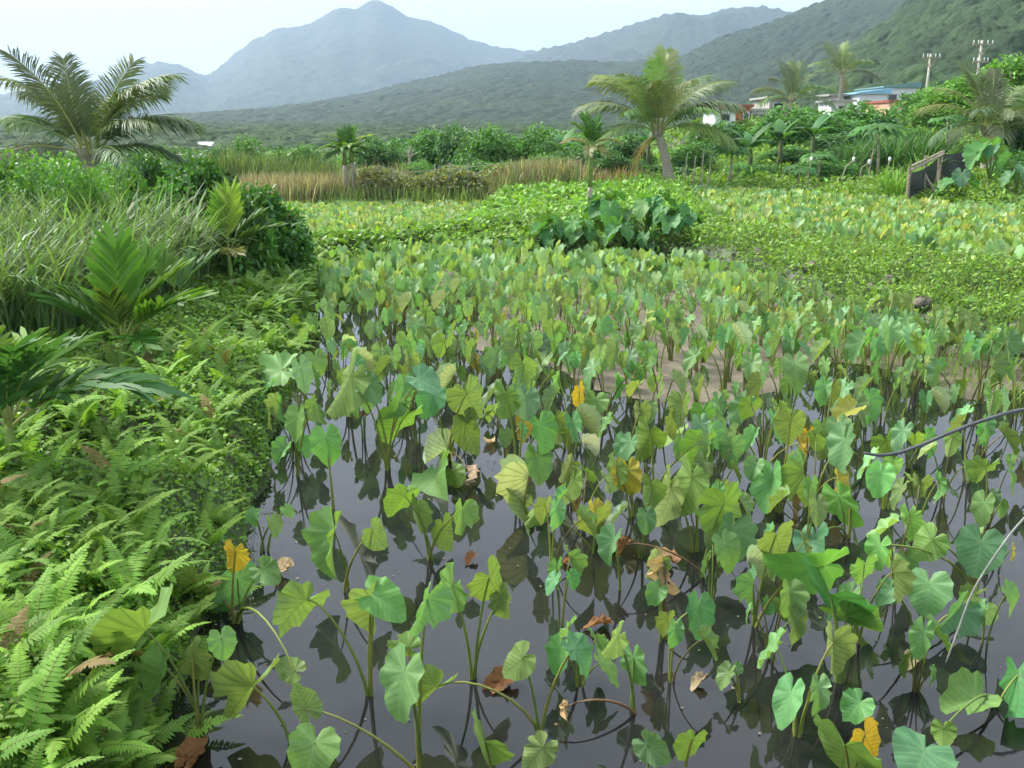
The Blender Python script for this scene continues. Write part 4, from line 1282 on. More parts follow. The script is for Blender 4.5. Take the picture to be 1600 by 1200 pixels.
# ------------------------------------------------------------------ tall grass at the left
def tall_grass(name, centres, per, L0, L1, W, colr, label, spread=.22, lean=(.0, .4), curl=(.7, 2.5), hv=.12):
    B = np.repeat(np.array(centres), per, 0)
    n = len(B)
    a, rr_ = rng.random(n) * 6.28, rng.random(n) ** .5 * spread
    B = B + np.stack([np.cos(a) * rr_, np.sin(a) * rr_, 0 * a], 1)
    yaw = a + rng.normal(0, .6, n) * .8
    V, F = blades(B, np.where(rng.random(n) < .15, rng.normal(0.0, .7, n), yaw), rng.uniform(L0, L1, n), W * rng.uniform(.7, 1.3, n), rng.uniform(*lean, n), rng.uniform(*curl, n), 5)
    o = link(name, make_mesh(name, V, F, [M_LEAF], tint=tints(n, colr, hv, .30, 12)))
    return tag(o, label, 'grass', kind='stuff')
tg = zed(poly_fill(gp([(-80, 565), (120, 525), (230, 480), (330, 445), (350, 425), (230, 432), (60, 440), (-100, 445)], .6), .27, 0))
tall_grass('tall_grass', tg, 34, .8, 1.6, .026, (.15, .245, .095), 'tall arching silver-green grass thicket on the left bank')

# ------------------------------------------------------------------ shrubs and trees
def crown_mesh(name, seed, lumps, n, leaf, mat, flat=.75, base=(.06, .14, .03), wide=.55, full=False, pm=-.15, rl=(.26, .46)):
    q = np.random.default_rng(seed)
    C = q.normal(0, 1, (lumps, 3)); C /= np.linalg.norm(C, axis=1)[:, None]
    C *= q.uniform(.3, .72, (lumps, 1)) ; C[:, 2] = np.abs(C[:, 2]) * flat * 1.2 - .05
    Rr = q.uniform(*rl, lumps)
    w = q.choice(lumps, n, p=Rr ** 2 / (Rr ** 2).sum())
    d = q.normal(0, 1, (n, 3)); d /= np.linalg.norm(d, axis=1)[:, None]
    d[:, 2] = np.where(q.random(n) < .6, np.abs(d[:, 2]), d[:, 2])
    rr_ = Rr[w] * q.uniform(.72, 1.1, n)
    T = C[w] + d * rr_[:, None]
    T[:, 2] = np.maximum(T[:, 2] * 1.0 + .15, -.1)
    yaw = np.arctan2(d[:, 1], d[:, 0]) + q.normal(0, .7, n)
    R = frames(yaw, q.normal(pm, .5, n), q.normal(0, .45, n))
    S = leaf * q.uniform(.65, 1.3, n)
    Vt, Ft = (LEAF_V, LEAF_F) if full else (LEAF2_V, LEAF2_F)
    V, F = scatter(Vt, Ft, R, T, np.stack([S * wide, S, S], 1))
    lt = q.normal(0, .16, lumps)[w]
    return make_mesh(name, V, F, [mat], tint=tints(n, np.array(base)[None] * np.exp(lt)[:, None], .10, .2, len(Vt)))
SHRUB = [crown_mesh('crown', 700 + k, 15, 5200, .085 + .02 * (k % 3), M_LEAF, .8, [(.085, .205, .045), (.105, .235, .05), (.075, .175, .045), (.125, .27, .055)][k % 4]) for k in range(6)]
def limbs(root, h, r, n, spread, mat=None):
    b = MB()
    b.tube([(0, 0, 0), (.03 * h, .02 * h, h * .3), (0, .03 * h, h * .6)], [r, r * .8, r * .55], 7)
    for k in range(n):
        a = k * 2.399
        b.tube([(0, .02 * h, h * .35), (math.cos(a) * spread * .4, math.sin(a) * spread * .4, h * .6), (math.cos(a) * spread * .75, math.sin(a) * spread * .75, h * .85)], [r * .5, r * .33, r * .12], 5)
    return b.build('trunk', mat or M_BARK, root, True)
def shrub(name, px, ytop, d, wpx, label, mesh, cat='shrub', colr=(1, 1, 1), group=None, depth=1.0, hmul=1.0):
    base = on_ground(px, d)
    top = PD(px, ytop, d)[2]
    h = max(.5, top - base[2])
    w = wpx / FPX * d / 2
    root = empty(name, base)
    limbs(root, h * .8, .03 + .02 * h, 6, w * .7)
    o = link('crown', mesh, root, colr)
    o.scale = (w, w * depth, h * hmul / 1.0)
    o.rotation_euler = (0, 0, random.random() * 6.28)
    o.location = (0, 0, 0)
    tag(root, label, cat, group)
    return root
DARK = crown_mesh('crown', 801, 34, 6500, .13, M_GLOSS, .85, (.075, .19, .035), .45, True, .1, (.16, .34))
LIGHT = crown_mesh('crown', 802, 20, 8000, .07, M_LEAF, .8, (.105, .245, .04), .6, True)
BIGTREE = crown_mesh('crown', 803, 26, 5200, .10, M_GLOSS, .55, (.13, .30, .035), .55, True)
random.seed(31)
shrub('shrub', 320, 244, 15.0, 230, 'glossy dark green bush beside the yellow-green betel palm', DARK, group=None)
shrub('shrub', 410, 288, 15.6, 190, 'small dark bush leaning over the far taro field', DARK, colr=(.95, 1.05, 1))
shrub('shrub', 250, 262, 16.2, 130, 'dark bush directly under the right fronds of the left palm', DARK, colr=(.85, .95, .9))
shrub('shrub', 60, 232, 14.0, 230, 'light green bush in front of the left coconut palm', LIGHT)
shrub('shrub', 165, 256, 13.6, 140, 'pale green leafy bush right of the lightest bush', LIGHT, colr=(1.0, 1.0, .9))
shrub('shrub', -30, 200, 18, 150, 'dark tall bush cut by the left edge', DARK, colr=(.8, .9, .8))
shrub('shrub', 230, 236, 22, 120, 'shaded bush behind the left coconut palm', DARK, colr=(.9, .9, .9))
shrub('shrub', 118, 246, 13.0, 150, 'light bush hiding the foot of the left coconut palm', LIGHT, colr=(.85, .9, .8))
shrub('shrub', 285, 262, 14.4, 190, 'wide leafy bush at the middle of the left thicket', LIGHT, colr=(.62, .72, .7))
shrub('shrub', 355, 285, 14.2, 170, 'low leafy bush behind the yellow-green betel palm', DARK, colr=(1.25, 1.2, 1.1))
SH = [  # px, top row, distance, width px, mesh, colour, words
    (470, 232, 36, 80, 1, (1, 1, .95), 'loose shrub rising behind the tall tan reeds'),
    (560, 226, 38, 80, 3, (.9, 1, .9), 'bright shrub just behind the paired betel palms'),
    (735, 200, 44, 90, 4, (1, 1.05, 1), 'tall shrub behind the greyish ragged shrub'),
    (875, 206, 42, 90, 5, (1, 1.05, 1), 'tall shrub between the flat-topped shrub and the slim betel palm'),
    (930, 208, 40, 90, 3, (.85, .95, .9), 'bright shrub behind the slim betel palm crown'),
    (655, 214, 45, 90, 5, (.9, 1, .9), 'shrub at the back left of the middle hedge'),
    (720, 240, 34, 90, 4, (1, 1, 1), 'low shrub peeping over the vine fence'),
    (345, 222, 40, 60, 0, (1, 1, 1), 'first shrub right of the left palm, behind the tan reeds'),
    (385, 220, 38, 60, 1, (1.1, 1.1, 1), 'rounded shrub above the tall tan reeds'),
    (440, 236, 40, 70, 3, (1.1, 1, .9), 'low pale shrub behind the reed tops'),
    (505, 243, 42, 60, 3, (1.0, 1, .8), 'low shrub below the white far roof'),
    (590, 222, 36, 70, 2, (1, 1, 1), 'dark shrub right of the paired betel palms'),
    (630, 222, 40, 80, 0, (1, 1.1, 1), 'shrub behind the bare broken tree'),
    (650, 250, 33.5, 60, 3, (1, 1.1, 1), 'bright low shrub under the bare broken tree'),
    (680, 208, 42, 90, 1, (.9, 1, .9), 'dense shrub at the highest point of the middle hedge'),
    (712, 202, 40, 60, 2, (1.1, 1.1, 1.3), 'greyish shrub with a ragged top in the hedge'),
    (760, 205, 38, 80, 1, (1, 1.1, .9), 'broad shrub behind the vine fence'),
    (800, 202, 40, 90, 0, (1.05, 1.1, 1), 'flat-topped shrub in the middle of the hedge'),
    (845, 204, 38, 80, 1, (1, 1.1, 1), 'dense shrub left of the slim betel palm'),
    (800, 250, 33, 90, 3, (.9, 1, .9), 'low bright shrub in front of the flat-topped shrub'),
    (860, 240, 32, 70, 3, (1, 1, 1), 'leafy shrub behind the right tan reeds'),
    (900, 235, 33, 80, 2, (1, 1, 1), 'dark shrub behind the slim betel palm'),
    (960, 232, 32, 90, 0, (.9, .95, 1), 'dark shrub left of the leaning coconut trunk'),
    (985, 215, 36, 80, 2, (1, 1, 1), 'shaded shrub under the coconut fronds'),
    (1085, 215, 35, 90, 0, (1, 1.05, 1), 'shrub right of the leaning coconut trunk'),
    (1120, 195, 42, 90, 2, (1, 1.1, 1), 'shrub below the low white wall on the slope'),
    (1230, 172, 46, 110, 1, (1, 1.1, 1.05), 'large shrub below the grey house'),
    (1290, 166, 44, 120, 0, (1.0, 1.15, 1), 'large dark shrub below the small grey hut'),
    (1345, 168, 46, 100, 2, (1.1, 1.25, 1), 'shrub directly below the white house'),
    (1330, 208, 38, 120, 2, (1, 1, 1), 'shaded shrub behind the thin papaya stems'),
    (1240, 225, 36, 120, 0, (.9, 1, .95), 'dark shrub behind the small papaya crown'),
    (1425, 203, 42, 90, 1, (1, 1.1, .9), 'shrub below the salmon-pink house'),
    (1440, 140, 56, 90, 1, (1.2, 1.3, .9), 'leafy shrub at the foot of the nearer utility pole'),
    (1470, 215, 34, 90, 0, (.9, .95, .9), 'shaded shrub behind the black net fence'),
    (1585, 170, 32, 90, 2, (.9, 1, .9), 'dark shrub at the right edge under the broad tree'),
    (1590, 230, 27, 70, 0, (.9, 1, 1), 'dark shrub at the right edge near the large leaves'),
    (1030, 262, 33, 100, 2, (1, 1, 1), 'low dark shrub at the foot of the coconut trunk'),
    (1175, 255, 33, 90, 3, (.8, 1, 1), 'low leafy shrub under the banana leaves'),
    (1290, 250, 32, 110, 3, (.8, .95, 1), 'low leafy shrub among the papaya stems'),
]
for px, yt, d, w, k, cc_, lab in SH:
    shrub('shrub', px, yt, d, w * 1.25, lab, SHRUB[k], colr=cc_, group='shrubs along the field edge')
# broad-leaved tree at the upper right
random.seed(77)
bt = on_ground(1560, 38)
root = empty('broad_leaved_tree', bt)
topz = PD(1545, 78, 38)[2] - bt[2]
limbs(root, topz * .9, .16, 9, 2.6)
for px, py, sx, sz in ((1560, 180, 2.4, 2.0), (1500, 180, 1.7, 1.2), (1456, 186, 1.0, .8), (1600, 145, 2.6, 1.7), (1540, 150, 1.6, 1.0)):
    p_ = PD(px, py, 38 + random.uniform(-.6, .6)) - bt
    o = link('crown', BIGTREE, root)
    o.location = p_; o.scale = (sx, 2.0, sz); o.rotation_euler = (0, 0, random.random() * 6.28)
tag(root, 'broad tree with bright layered leaves overhanging the houses at the right', 'tree')

# ------------------------------------------------------------------ big-leaved plants
def big_leaf_plant(name, base, h, leaves, size, label, pal, group, cat='plant'):
    root = empty(name, base)
    a0 = random.random() * 6.28
    for k in range(leaves):
        az = a0 + k * 6.283 / leaves + random.uniform(-.3, .3)
        hh = h * random.uniform(.45, 1.0)
        ln = random.uniform(.15, .45) * h
        J = np.array([math.cos(az) * ln, math.sin(az) * ln, hh])
        out = np.array([math.cos(az), math.sin(az), 0])
        dn = math.radians(random.uniform(15, 65))
        ya = out * math.cos(dn) - np.array([0, 0, math.sin(dn)])
        up = out * math.sin(dn) + np.array([random.uniform(-.3, .3), random.uniform(-.3, .3), math.cos(dn)])
        s = size * random.uniform(.65, 1.1)
        c = random.choice(pal)
        o = link('leaf', random.choice(HEARTS), root, [v * random.uniform(.85, 1.15) for v in c])
        o.matrix_basis = leaf_matrix(J, ya, up, (s, s, s))
        link('leaf_stalk', stalk_mesh(bez(np.zeros(3), np.array([0, 0, hh * .5]), J * [.7, .7, .95], J, 7), .022, .008), root, (.17, .25, .06))
    tag(root, label, cat, group)
random.seed(55)
PAL_E = [(.075, .21, .055), (.06, .18, .055), (.09, .24, .05), (.11, .27, .07)]
for px, py, h, n, s, lab in ((858, 388, .75, 6, .40, 'elephant ear plant, leftmost of the clump on the rear bank'), (905, 380, .55, 6, .36, 'low elephant ear plant between the leftmost one and the splayed one'),
        (968, 396, .65, 7, .40, 'elephant ear plant with splayed pale stalks at the front of the clump'), (945, 362, .95, 7, .50, 'tall elephant ear plant with large flat leaves behind the splayed one'),
        (1010, 372, .95, 8, .44, 'tall dense elephant ear plant in the middle of the clump'), (1045, 378, .85, 8, .40, 'elephant ear plant with hanging oval leaves at the clump centre right'),
        (1072, 372, .7, 6, .34, 'elephant ear plant, rightmost of the clump on the rear bank'), (1010, 396, .45, 5, .28, 'small elephant ear plant with a yellow leaf below the dense one')):
    big_leaf_plant('elephant_ear_plant', gpx(px, py), h * .9, n + 2, s * .95, lab, PAL_E + ([C_YEL] if 'yellow' in lab else []), 'elephant ear plants on the rear bank')
for px, py, d, h, n, s, lab in ((1545, 285, 25, 1.25, 8, .55, 'large-leaved plant with one upright pale leaf right of the net fence'), (1500, 292, 24, .8, 6, .42, 'leafy plant partly hiding the end of the net fence'),
        (1590, 288, 24, 1.0, 7, .45, 'large-leaved plant cut by the right edge of the picture')):
    p_ = PD(px, py, d); p_[2] = gz(p_[0], p_[1])
    big_leaf_plant('elephant_ear_plant', p_, h, n, s, lab, [(.09, .25, .08), (.12, .29, .09), (.08, .2, .09)], 'large-leaved plants by the fence')

# banana plants
def banana_leaf(seed, e0, e1):
    q = np.random.default_rng(seed)
    k = 12
    t = np.linspace(0, 1, k)
    ang = np.radians(e0 + (e1 - e0) * t ** 1.2)
    ds = 1.0 / (k - 1)
    X = np.concatenate([[0], np.cumsum(np.cos(ang[:-1]) * ds)]); Z = np.concatenate([[0], np.cumsum(np.sin(ang[:-1]) * ds)])
    w = .15 * np.clip(np.sin(np.clip((t - .12) / .88, 0, 1) ** .7 * math.pi), 0.02, 1)
    V, F = [], []
    for i in range(k):
        dr = .35 + .2 * q.random()
        jag = q.uniform(.85, 1.05)
        V += [(X[i], -w[i] * jag, Z[i] - w[i] * dr + .02), (X[i], 0, Z[i]), (X[i], w[i] * jag, Z[i] - w[i] * dr + .02)]
    for i in range(k - 1):
        a = i * 3
        F += [(a, a + 3, a + 4, a + 1), (a + 1, a + 4, a + 5, a + 2)]
    return make_mesh('leaf', np.array(V), np.array(F), [M_PLEAT])
M_BANSTEM = plain_mat('banana_stem', (.13, .16, .07), .7, .4, 5)
BAN = [banana_leaf(5, 74, 5), banana_leaf(6, 65, -5), banana_leaf(7, 50, -35), banana_leaf(8, 86, 70)]
for px, d, h, s, lab in ((1172, 33, 1.1, 1.5, 'banana plant with upright leaves right of the stakes'), (1218, 34, 1.2, 1.65, 'banana plant with long arching leaves, middle of the three'), (1268, 35, 1.3, 1.6, 'banana plant with drooping leaves below the grey hut'),
        (1012, 35, 1.3, 1.4, 'small banana plant hidden behind the coconut trunk'), (880, 35, 1.2, 1.3, 'pale banana plant behind the right tan reeds')):
    root = empty('banana_plant', on_ground(px, d))
    b = MB(); b.tube([(0, 0, 0), (.02, 0, h * .5), (0, .02, h)], [.11, .09, .06], 8); b.build('trunk', M_BANSTEM, root, True)
    for k in range(8):
        put('leaf', BAN[(0, 1, 2, 1, 2, 0, 1, 2)[k]], root, (0, 0, h * .95), k * 2.399 + random.random(), [v * random.uniform(.8, 1.2) for v in (.075, .19, .06)], s * random.uniform(.7, 1.0))
    tag(root, lab, 'banana plant', 'banana plants')
# papaya trees
def papaya_leaf():
    V, F = [], []
    for k in range(7):
        a = math.radians(-120 + 40 * k)
        R = np.array([[math.cos(a), -math.sin(a), 0], [math.sin(a), math.cos(a), 0], [0, 0, 1]])
        o = len(V)
        V += list((np.array([(0, 0, 0), (.22, -.10, -.02), (.32, 0, .03), (.22, .10, -.02), (.52, 0, -.12)]) * (1.1 - .05 * abs(k - 3))) @ R.T)
        F += [(o, o + 1, o + 2), (o, o + 2, o + 3), (o + 1, o + 4, o + 2), (o + 2, o + 4, o + 3)]
    return make_mesh('leaf', np.array(V), np.array(F), [M_PLEAT])
PAP = papaya_leaf()
for px, yb, yt, d, n, s, lab in ((1138, 287, 240, 30, 9, .8, 'papaya tree with a forked pale stem beside the stakes'), (1243, 300, 268, 28, 9, .65, 'short papaya tree leaning at the edge of the taro terrace'),
        (1371, 286, 207, 30, 12, 1.0, 'tallest papaya tree with a straight pale stem'), (1275, 288, 250, 31, 9, .8, 'papaya tree with a low crown behind the short leaning one'), (1480, 240, 190, 33, 9, .8, 'papaya tree crown behind the net fence')):
    base = PD(px, yb, d); base[2] = min(base[2], gz(base[0], base[1]) + .05)
    top = PD(px + (6 if px < 1300 else 1), yt, d) - base
    root = empty('papaya_tree', base)
    b = MB(); b.tube([np.zeros(3), top * .5 + [.03, 0, 0], top], [.055, .045, .03], 7); b.build('trunk', M_PALESTEM, root, True)
    for k in range(n):
        a = k * 2.399; e = random.uniform(.1, .5)
        q = top + np.array([math.cos(a) * .4, math.sin(a) * .4, e * .5]) * s
        o = put('leaf', PAP, root, q, a, [v * random.uniform(.85, 1.2) for v in (.085, .22, .055)], s * random.uniform(.8, 1.1), 0, random.uniform(.1, .5))
        b = MB(); b.tube([top, (top + q) / 2 + [0, 0, .05], q], [.010, .008, .006], 4); b.build('leaf_stalk', M_ARECA, root)
    tag(root, lab, 'papaya tree', 'papaya trees')

# ------------------------------------------------------------------ dry reeds, vine fence, grass by the fence
def line_pts(pts, n, depth):
    pts = np.array(pts)
    t = rng.random(n) * (len(pts) - 1)
    i = np.minimum(t.astype(int), len(pts) - 2)
    p = pts[i] + (pts[i + 1] - pts[i]) * (t - i)[:, None]
    p = p[:, :2] + rng.normal(0, depth, (n, 2)) * [.3, 1]
    return zed(p)
def reeds(name, a, b, n, L0, L1, colr, label, W=.035, hv=.08, depth=.6, lean=(0, .3)):
    B = line_pts([PD(*a), PD(*b)], n, depth)
    V, F = blades(B, rng.random(n) * 6.28, rng.uniform(L0, L1, n), W * rng.uniform(.6, 1.3, n), rng.uniform(*lean, n), rng.uniform(.0, 1.0, n), 3)
    o = link(name, make_mesh(name, V, F, [M_LEAF], tint=tints(n, colr, hv, .3, 8)))
    tag(o, label, 'reeds', kind='stuff')
reeds('dry_reeds', (385, 300, 31), (505, 300, 31), 2800, .8, 1.3, (.31, .28, .19), 'tall dry tan reeds at the left of the vine fence')
reeds('green_reeds', (330, 300, 33), (520, 300, 33), 1500, .7, 1.6, (.14, .20, .07), 'green reed tops behind the dry tan reeds')
reeds('dry_reeds', (500, 300, 32), (640, 300, 32), 2400, .6, 1.3, (.28, .26, .16), 'sparse dry reeds behind the paired betel palms')
reeds('dry_reeds', (768, 300, 31), (905, 298, 31), 2100, .4, 1.1, (.30, .27, .17), 'short tan reeds right of the vine fence')
reeds('dry_reeds', (905, 298, 31), (1000, 296, 31), 700, .3, .7, (.30, .25, .13), 'thin dry stems at the foot of the dark shrubs')
reeds('green_reeds', (385, 300, 30.6), (905, 300, 30.6), 2600, .3, .95, (.15, .22, .07), 'green weeds growing through the dry reed band')
def hedge(a, b, n, h, colr, label):
    B = line_pts([PD(*a), PD(*b)], n, .4)
    B[:, 2] += rng.random(n) * h * (1 + .15 * np.sin(B[:, 0] * 2.3))
    R = frames(rng.random(n) * 6.28, rng.normal(-.4, .5, n), rng.normal(0, .5, n))
    S = rng.uniform(.06, .14, n)
    V, F = scatter(LEAF2_V, LEAF2_F, R, B, S)
    root = empty('vine_fence', PD(*a))
    o = link('vines', make_mesh('vines', V - np.array(PD(*a)), F, [M_LEAF], tint=tints(n, colr, .2, .3, 4)), root)
    bb = MB()
    A, Bq = np.array(PD(*a)), np.array(PD(*b))
    for k in range(3):
        p0, p1 = A.copy(), Bq.copy()
        p0[2] = gz(p0[0], p0[1]) + .3 + .35 * k; p1[2] = gz(p1[0], p1[1]) + .3 + .35 * k
        bb.tube([p0 - A, p1 - A], [.012, .012], 4)
    bb.build('rail', M_WOOD, root)
    tag(root, label, 'fence')
hedge((560, 300, 31.5), (775, 300, 31.5), 9000, 1.2, (.19, .22, .085), 'fence overgrown with brownish green vines behind the far taro field')
for px, y0, y1, lab in ((615, 298, 268, 'short pale post at the left of the vine fence'), (680, 288, 256, 'thin whitish post in the middle of the vine fence'), (703, 296, 254, 'tallest white post of the vine fence'), (751, 292, 277, 'short white post at the right of the vine fence'), (731, 285, 254, 'thin faint post near the right of the vine fence')):
    b0 = PD(px, y0, 31.2); b0[2] = gz(b0[0], b0[1])
    hh = PD(px, y1, 31.2)[2] - b0[2]
    b = MB(); b.tube([(0, 0, 0), (.01, 0, hh * .5), (0, 0, hh)], [.03, .028, .028], 7)
    o = b.build('fence_post', M_CONC); o.location = b0
    tag(o, lab, 'post', 'posts of the vine fence')
# bare broken tree
root = empty('bare_tree', on_ground(641, 34))
tz = PD(641, 228, 34)[2] - root.location.z
b = MB(); b.tube([(0, 0, 0), (0, 0, tz * .5), (-.05, 0, tz * .8), (.02, 0, tz)], [.07, .06, .05, .03], 6); b.build('trunk', M_PALESTEM, root)
for dx, dz in ((-.32, .1), (.3, .18), (-.2, .28), (.18, .3)):
    b = MB(); b.tube([(0, 0, tz * .75), (dx, 0, tz * .75 + dz)], [.03, .015], 5); b.build('branch', M_PALESTEM, root)
tag(root, 'bare broken pale tree sticking out of the middle hedge', 'tree')
cg = zed(poly_fill([tuple(PD(1330, 240, 35)[:2]), tuple(PD(1460, 240, 35)[:2]), tuple(PD(1470, 240, 32)[:2]), tuple(PD(1330, 240, 32)[:2])], .5, .3))
tall_grass('tall_grass', cg, 46, .9, 1.7, .04, (.085, .19, .06), 'tall dark grass behind the papaya stems', .3)
cg = np.array([PD(a, b_, d) for a, b_, d in ((1395, 290, 25.5), (1405, 300, 25), (1440, 280, 26.5), (1455, 275, 26.8), (1425, 285, 26.2))]); cg = zed(cg[:, :2])
tall_grass('tall_grass', cg, 70, .6, 1.25, .03, (.17, .33, .05), 'bright green grass tufts along the net fence', .3)

# stakes, bucket
for px, y0, y1, dx, lab, cap in ((1071, 284, 240, 0, 'thin bamboo stake, leftmost by the coconut palm', 0), (1084, 287, 243, 0, 'thin bamboo stake, second from the coconut palm', 0), (1096, 290, 231, 0, 'tallest bamboo stake beside the blue bucket', 0), (1106, 303, 245, .02, 'crooked weathered stake right of the blue bucket', 0),
        (1315, 291, 250, .08, 'thin stake with a white tip, left of the bent one', 1), (1344, 284, 254, .0, 'short bent stake with a white tip', 1), (1357, 286, 232, .03, 'thin slanted stake next to the tallest papaya', 0), (1385, 286, 250, 0, 'short stake with a white tip right of the tallest papaya', 1), (1262, 292, 250, .02, 'thin stake with a white tip by the short papaya', 1)):
    p_ = PD(px, y0, 28.5 if px < 1200 else 29)
    p_[2] = gz(p_[0], p_[1])
    hh = max(.5, PD(px, y1, p_[1])[2] - p_[2])
    root = empty('garden_stake', p_)
    bend = .22 if 'bent' in lab else .02
    b = MB(); b.tube([(0, 0, -.1), (-.02, 0, hh * .4), (dx, 0, hh * .8), (dx + bend, 0, hh)], [.026, .024, .02, .018], 6); b.build('pole', M_PALESTEM, root)
    if cap:
        b = MB(); b.tube([(dx + bend, 0, hh - .06), (dx + bend, 0, hh), (dx + bend, 0, hh + .07), (dx + bend, 0, hh + .1)], [.025, .045, .04, .015], 8); b.build('cap', plain_mat('white_cap', (.8, .8, .78), .6, .05), root, True)
    tag(root, lab, 'stake', 'garden stakes')
p_ = PD(1090, 291, 28.2); p_[2] = gz(p_[0], p_[1])
M_BLUE = plain_mat('faded_blue_plastic', (.28, .42, .50), .5, .15)
root = empty('bucket', p_)
b = MB(); b.tube([(0, 0, 0), (0, 0, .1), (0, 0, .34)], [.13, .14, .17], 14); b.build('body', M_BLUE, root, True)
b = MB(); a = np.linspace(0, 2 * math.pi, 15); b.tube([(math.cos(t) * .175, math.sin(t) * .175, .345) for t in a], [.013] * 15, 5); b.build('rim', M_BLUE, root, True)
b = MB(); b.tube([(-.17, 0, .33), (-.12, -.1, .2), (0, -.17, .14), (.12, -.1, .2), (.17, 0, .33)], [.006] * 5, 4); b.build('handle', M_CONC, root)
tag(root, 'faded blue plastic bucket among the bamboo stakes', 'bucket')

# net fence
m, ns, ls = new_mat('black_net')
tcn = N(ns, 'ShaderNodeTexCoord')
wv = N(ns, 'ShaderNodeTexNoise'); wv.inputs['Scale'].default_value = 90
ls.new(tcn.outputs['Object'], wv.inputs['Vector'])
pr = N(ns, 'ShaderNodeBsdfPrincipled'); pr.inputs['Base Color'].default_value = (.035, .036, .038, 1); pr.inputs['Roughness'].default_value = .8
tr = N(ns, 'ShaderNodeBsdfTransparent')
mx = N(ns, 'ShaderNodeMixShader')
rp = N(ns, 'ShaderNodeMapRange'); rp.inputs['From Min'].default_value = .28; rp.inputs['From Max'].default_value = .36
ls.new(wv.outputs['Fac'], rp.inputs['Value']); ls.new(rp.outputs[0], mx.inputs[0])
ls.new(tr.outputs[0], mx.inputs[1]); ls.new(pr.outputs[0], mx.inputs[2])
ls.new(mx.outputs[0], N(ns, 'ShaderNodeOutputMaterial').inputs[0])
M_NET = m
O = np.array(PD(1418, 316, 24)); root = empty('net_fence', O)
def q_(px, py, d): return np.array(PD(px, py, d)) - O
def net(bl, br, tr_, tl, nm='net_panel'):
    n = 9
    u, v = np.meshgrid(np.linspace(0, 1, n), np.linspace(0, 1, n))
    p = (1 - u)[..., None] * ((1 - v)[..., None] * bl + v[..., None] * tl) + u[..., None] * ((1 - v)[..., None] * br + v[..., None] * tr_)
    p[..., 1] += .07 * np.sin(u * 9 + v * 4) * np.sin(v * 3.1)
    p[..., 2] += -.08 * np.sin(u * math.pi) * v ** 2
    i = np.arange(n * n).reshape(n, n)
    F = np.stack([i[:-1, :-1].ravel(), i[:-1, 1:].ravel(), i[1:, 1:].ravel(), i[1:, :-1].ravel()], 1)
    link(nm, make_mesh(nm, p.reshape(-1, 3), F, [M_NET], smooth_shade=True), root)
net(q_(1416, 317, 24), q_(1458, 291, 25.5), q_(1466, 247, 25.5), q_(1424, 270, 24))
net(q_(1470, 287, 26), q_(1509, 282, 27), q_(1512, 232, 27), q_(1474, 240, 26))
for a, b_, d in ((1422, 262, 24), (1447, 243, 25), (1468, 240, 25.7), (1512, 232, 27)):
    p0 = q_(a - 3, 300, d); p0[2] = gz(*(p0 + O)[:2]) - O[2] - .1
    b = MB(); b.tube([p0, q_(a, b_, d)], [.045, .04], 6); b.build('post', M_WOOD, root)
for (a1, b1, d1), (a2, b2, d2) in (((1420, 268, 24), (1475, 240, 25.8)), ((1424, 260, 24.2), (1475, 236, 26)), ((1450, 305, 24.8), (1480, 286, 26)), ((1446, 274, 24.6), (1462, 302, 24.3)), ((1466, 290, 25.6), (1472, 240, 25.7))):
    b = MB(); b.tube([q_(a1, b1, d1), q_(a2, b2, d2)], [.035, .03], 6); b.build('rail', M_WOOD, root)
tag(root, 'leaning bamboo fence hung with black netting on the right slope', 'fence')

# ------------------------------------------------------------------ stones on the right bank
for i, (px, py, s, lab) in enumerate(((1410, 417, .13, 'largest grey stone at the top of the grassy right bank'), (1387, 441, .12, 'grey stone just below the largest stone'), (1369, 457, .12, 'brown stone in the middle of the right bank'), (1440, 477, .12, 'flat dark stone low on the right bank'),
        (1268, 420, .12, 'small brown stone at the left of the right bank'), (1420, 470, .08, 'small stone beside the flat dark stone'), (1598, 520, .12, 'dark stone at the right edge above the taro'), (1185, 398, .12, 'small pale stone near the elephant ears'))):
    p_ = gpx(px, py)
    q = np.random.default_rng(i)
    import bmesh
    bm = bmesh.new(); bmesh.ops.create_icosphere(bm, subdivisions=3, radius=1)
    for v in bm.verts:
        n = v.co.normalized()
        k = 1 + .55 * float(fbm(np.array(n.x * 1.6 + i * 3 + 4), np.array(n.y * 1.6 + n.z * 2.1 + 5), 4))
        v.co = Vector((n.x * k * s * 1.25, n.y * k * s, n.z * k * s * .8))
    me = bpy.data.meshes.new('stone'); bm.to_mesh(me); bm.free(); me.materials.append(M_STONE)
    o = link('stone', me); o.location = p_ + [0, 0, s * .25]; o.rotation_euler = (0, 0, i)
    tag(o, lab, 'stone', 'stones on the right bank')

